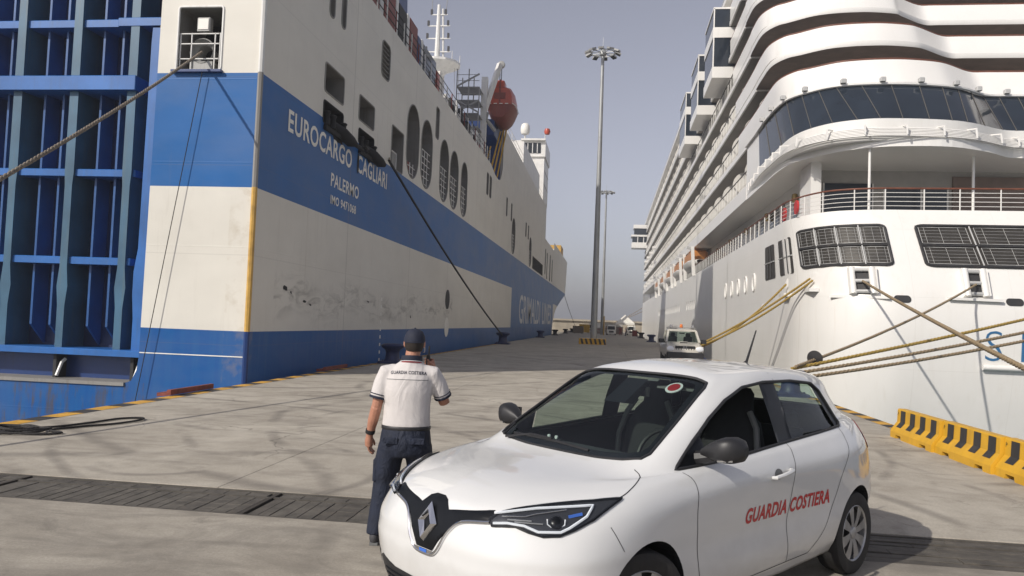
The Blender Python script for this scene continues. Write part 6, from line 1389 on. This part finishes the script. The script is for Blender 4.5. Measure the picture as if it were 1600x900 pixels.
# ================================================================ far end of the quay
def at(px_, Y_): return px_
tent = empty('white_tent', (3.4,158,0), 'white peaked tent at the far end of the quay', 'tent')
MB().add([(1.4,156,2.5),(5.2,156,2.5),(5.2,160,2.5),(1.4,160,2.5),(3.3,158,4.2)], [(0,1,4),(1,2,4),(2,3,4),(3,0,4),(0,3,2,1)]).build('roof', MATS['letter_white'], tent)
MB().box(1.4,5.2,155.97,156,2.15,2.5).build('valance', MATS['letter_white'], tent)
for x, y_ in ((1.45,156.05),(5.15,156.05),(1.45,159.95),(5.15,159.95)): MB().tube([(x,y_,0),(x,y_,2.5)], .05, 6).build('leg', MATS['white_metal'], tent)
def van(x, y, label, h=1.95, w_=1.8, facing=-1):
    e = empty('parked_van', (x, y+2.2, 0), label, 'van')
    MB().cbox(x-w_/2,x+w_/2,y,y+4.4,.3,1.05,.08).build('body', MATS['letter_white'], e); MB().cbox(x-w_/2+.08,x+w_/2-.08,y+.5,y+4.3,1.05,h,.14).build('cabin', MATS['letter_white'], e)
    MB().add([(x-w_/2+.2,y+.492,1.1),(x+w_/2-.2,y+.492,1.1),(x+w_/2-.25,y+.492,h-.22),(x-w_/2+.25,y+.492,h-.22)], [(0,1,2,3)]).build('windscreen', MATS['glass_dark'], e)
    for s_ in (-1, 1):
        for yy in (.8, 3.5): MB().lathe([(.32,-.1),(.32,.1)], 14, (x+s_*(w_/2-.1), y+yy, .32), 'x').build('wheel', MATS['rubber'], e)
        MB().box(x+s_*(w_/2-.22)-.12,x+s_*(w_/2-.22)+.12,y-.012,y,.7,.85).build('headlamp', MATS['lens_white'], e)
        MB().box(x+s_*(w_/2-.07)-.006,x+s_*(w_/2-.07)+.006,y+1.2,y+3.6,1.15,h-.25).build('side_window', MATS['glass_dark'], e)
    MB().box(x-.45,x+.45,y-.012,y,.5,.85).build('grille', MATS['car_plastic'], e)
van(.55,150,'white four-wheel drive standing in front of the far white tent'); van(5.0-.2,162,'white van parked between the far tent and the cruise ship bow',2.0)
van(-4.2,190,'white van parked beyond the light masts at the foot of the breakwater',2.1)
for x, y_, mt, lb_ in ((2.3,152,'red_brown','small figure in dark red clothes standing by the far tent'),(3.4,150,'navy','small figure in dark clothes standing by the far tent'),(-.4,158,'rope_brown','small figure in brown clothes beside the distant light mast')):
    c_ = copy_tree(man); c_.location = (x, y_, 0); c_.rotation_euler = (0,0,R(random.randint(0, 360))); c_['label'] = lb_
    for ch in c_.children:
        if ch.name.startswith(('shirt', 'trousers')): ch.material_slots[0].link = 'OBJECT'; ch.material_slots[0].material = MATS[mt]
sgn_ = empty('yellow_post', (-.9,146,0), 'slim yellow post standing beside the distant light mast', 'post')
MB().tube([(-.9,146,0),(-.9,146,3.6)], .12, 8).build('post', MATS['crane_yellow'], sgn_); MB().lathe([(.2,0),(.2,.06)], 10, (-.9,146,0)).build('foot', MATS['crane_yellow'], sgn_)
for x, y_, lb_ in ((-2.9,165,'dark pallet stack on the quay beyond the striped mast base'),(-1.9,170,'brown crate stack on the quay behind the distant mast')):
    e = empty('pallet_stack', (x,y_,0), lb_, 'pallets')
    for i in range(5): MB().box(x-.6,x+.6,y_-.5,y_+.5,.02+i*.26,.22+i*.26).build('pallet', MATS['teak' if i % 2 else 'terrace_wall'], e)
for i, (x, y_, w_, h_, mt, lb_) in enumerate(((-6.2,158,2.2,1.5,'rope_brown','brown crate beside the edge of the far quay'),(-5.5,176,2.4,1.9,'crane_yellow','yellow locker on the far quay'),(.9,166,1.4,1.2,'deep_blue','blue drum pallet behind the far white four-wheel drive'),(2.2,168,1.8,1.6,'terrace_wall','brown box stack behind the far tent'),(-3.4,201,3.2,2.4,'white_metal','white container hut under the breakwater wall'),(1.2,206,5,2.5,'deck_paint','grey container under the breakwater wall'),(4.9,146,.9,1.1,'red_brown','dark red hose box near the cruise ship bow'))):
    e = empty('cargo_box', (x,y_,0), lb_, 'box'); MB().cbox(x-w_/2,x+w_/2,y_-.7,y_+.7,.1,h_,.05).build('case', MATS[mt], e)
    for dx in (-.35,.35): MB().box(x+dx*w_-.08,x+dx*w_+.08,y_-.6,y_+.6,0,.1).build('skid', MATS['recess_dark'], e)
    MB().box(x-w_/2-.02,x+w_/2+.02,y_-.72,y_+.72,h_,h_+.05).build('lid', MATS[mt], e)
# ================================================================ hazy harbour air
m = bpy.data.materials.new('haze_air'); m.use_nodes = True; t = m.node_tree; t.nodes.clear(); pv = t.nodes.new('ShaderNodeVolumePrincipled'); ou = t.nodes.new('ShaderNodeOutputMaterial')
pv.inputs['Color'].default_value = (.86,.88,.92,1); pv.inputs['Density'].default_value = .0011; pv.inputs['Anisotropy'].default_value = .2
t.links.new(pv.outputs[0], ou.inputs['Volume'])
MB().box(-6200, 6200, -1000, 9200, -8, 50).build('haze', m, kind='stuff')
import OpenImageIO as oiio, numpy as np, sys
b=oiio.ImageBuf('/workdir/render_main.png'); a=b.get_pixels(oiio.FLOAT)[:,:,:3]
H,W=a.shape[:2]; s=W/1600
P=dict(sky_top=(820,60),sky_mid=(880,250),sky_low=(905,450),ground_lit=(450,690),ground_near=(300,860),ground_shade=(760,555),ferry_white_shade=(480,400),ferry_blue_shade=(450,300),transom_white=(310,400),transom_blue=(330,200),ferry_boot_shade=(480,550),cruise_stern=(1380,560),cruise_stern_r=(1480,590),cruise_side=(1180,520),cruise_far=(1040,490),terrace=(1400,110),hood=(800,740),bumper=(800,870),door=(1150,800),reardoor=(1280,720),shirt=(640,630),roof=(1050,570),ramp=(50,330),carshadow=(1420,825))
for k,(x,y) in P.items():
    x,y=int(x*s),int(y*s); r=a[y-2:y+3,x-2:x+3].mean((0,1)); print(k,(r*255).round().astype(int))
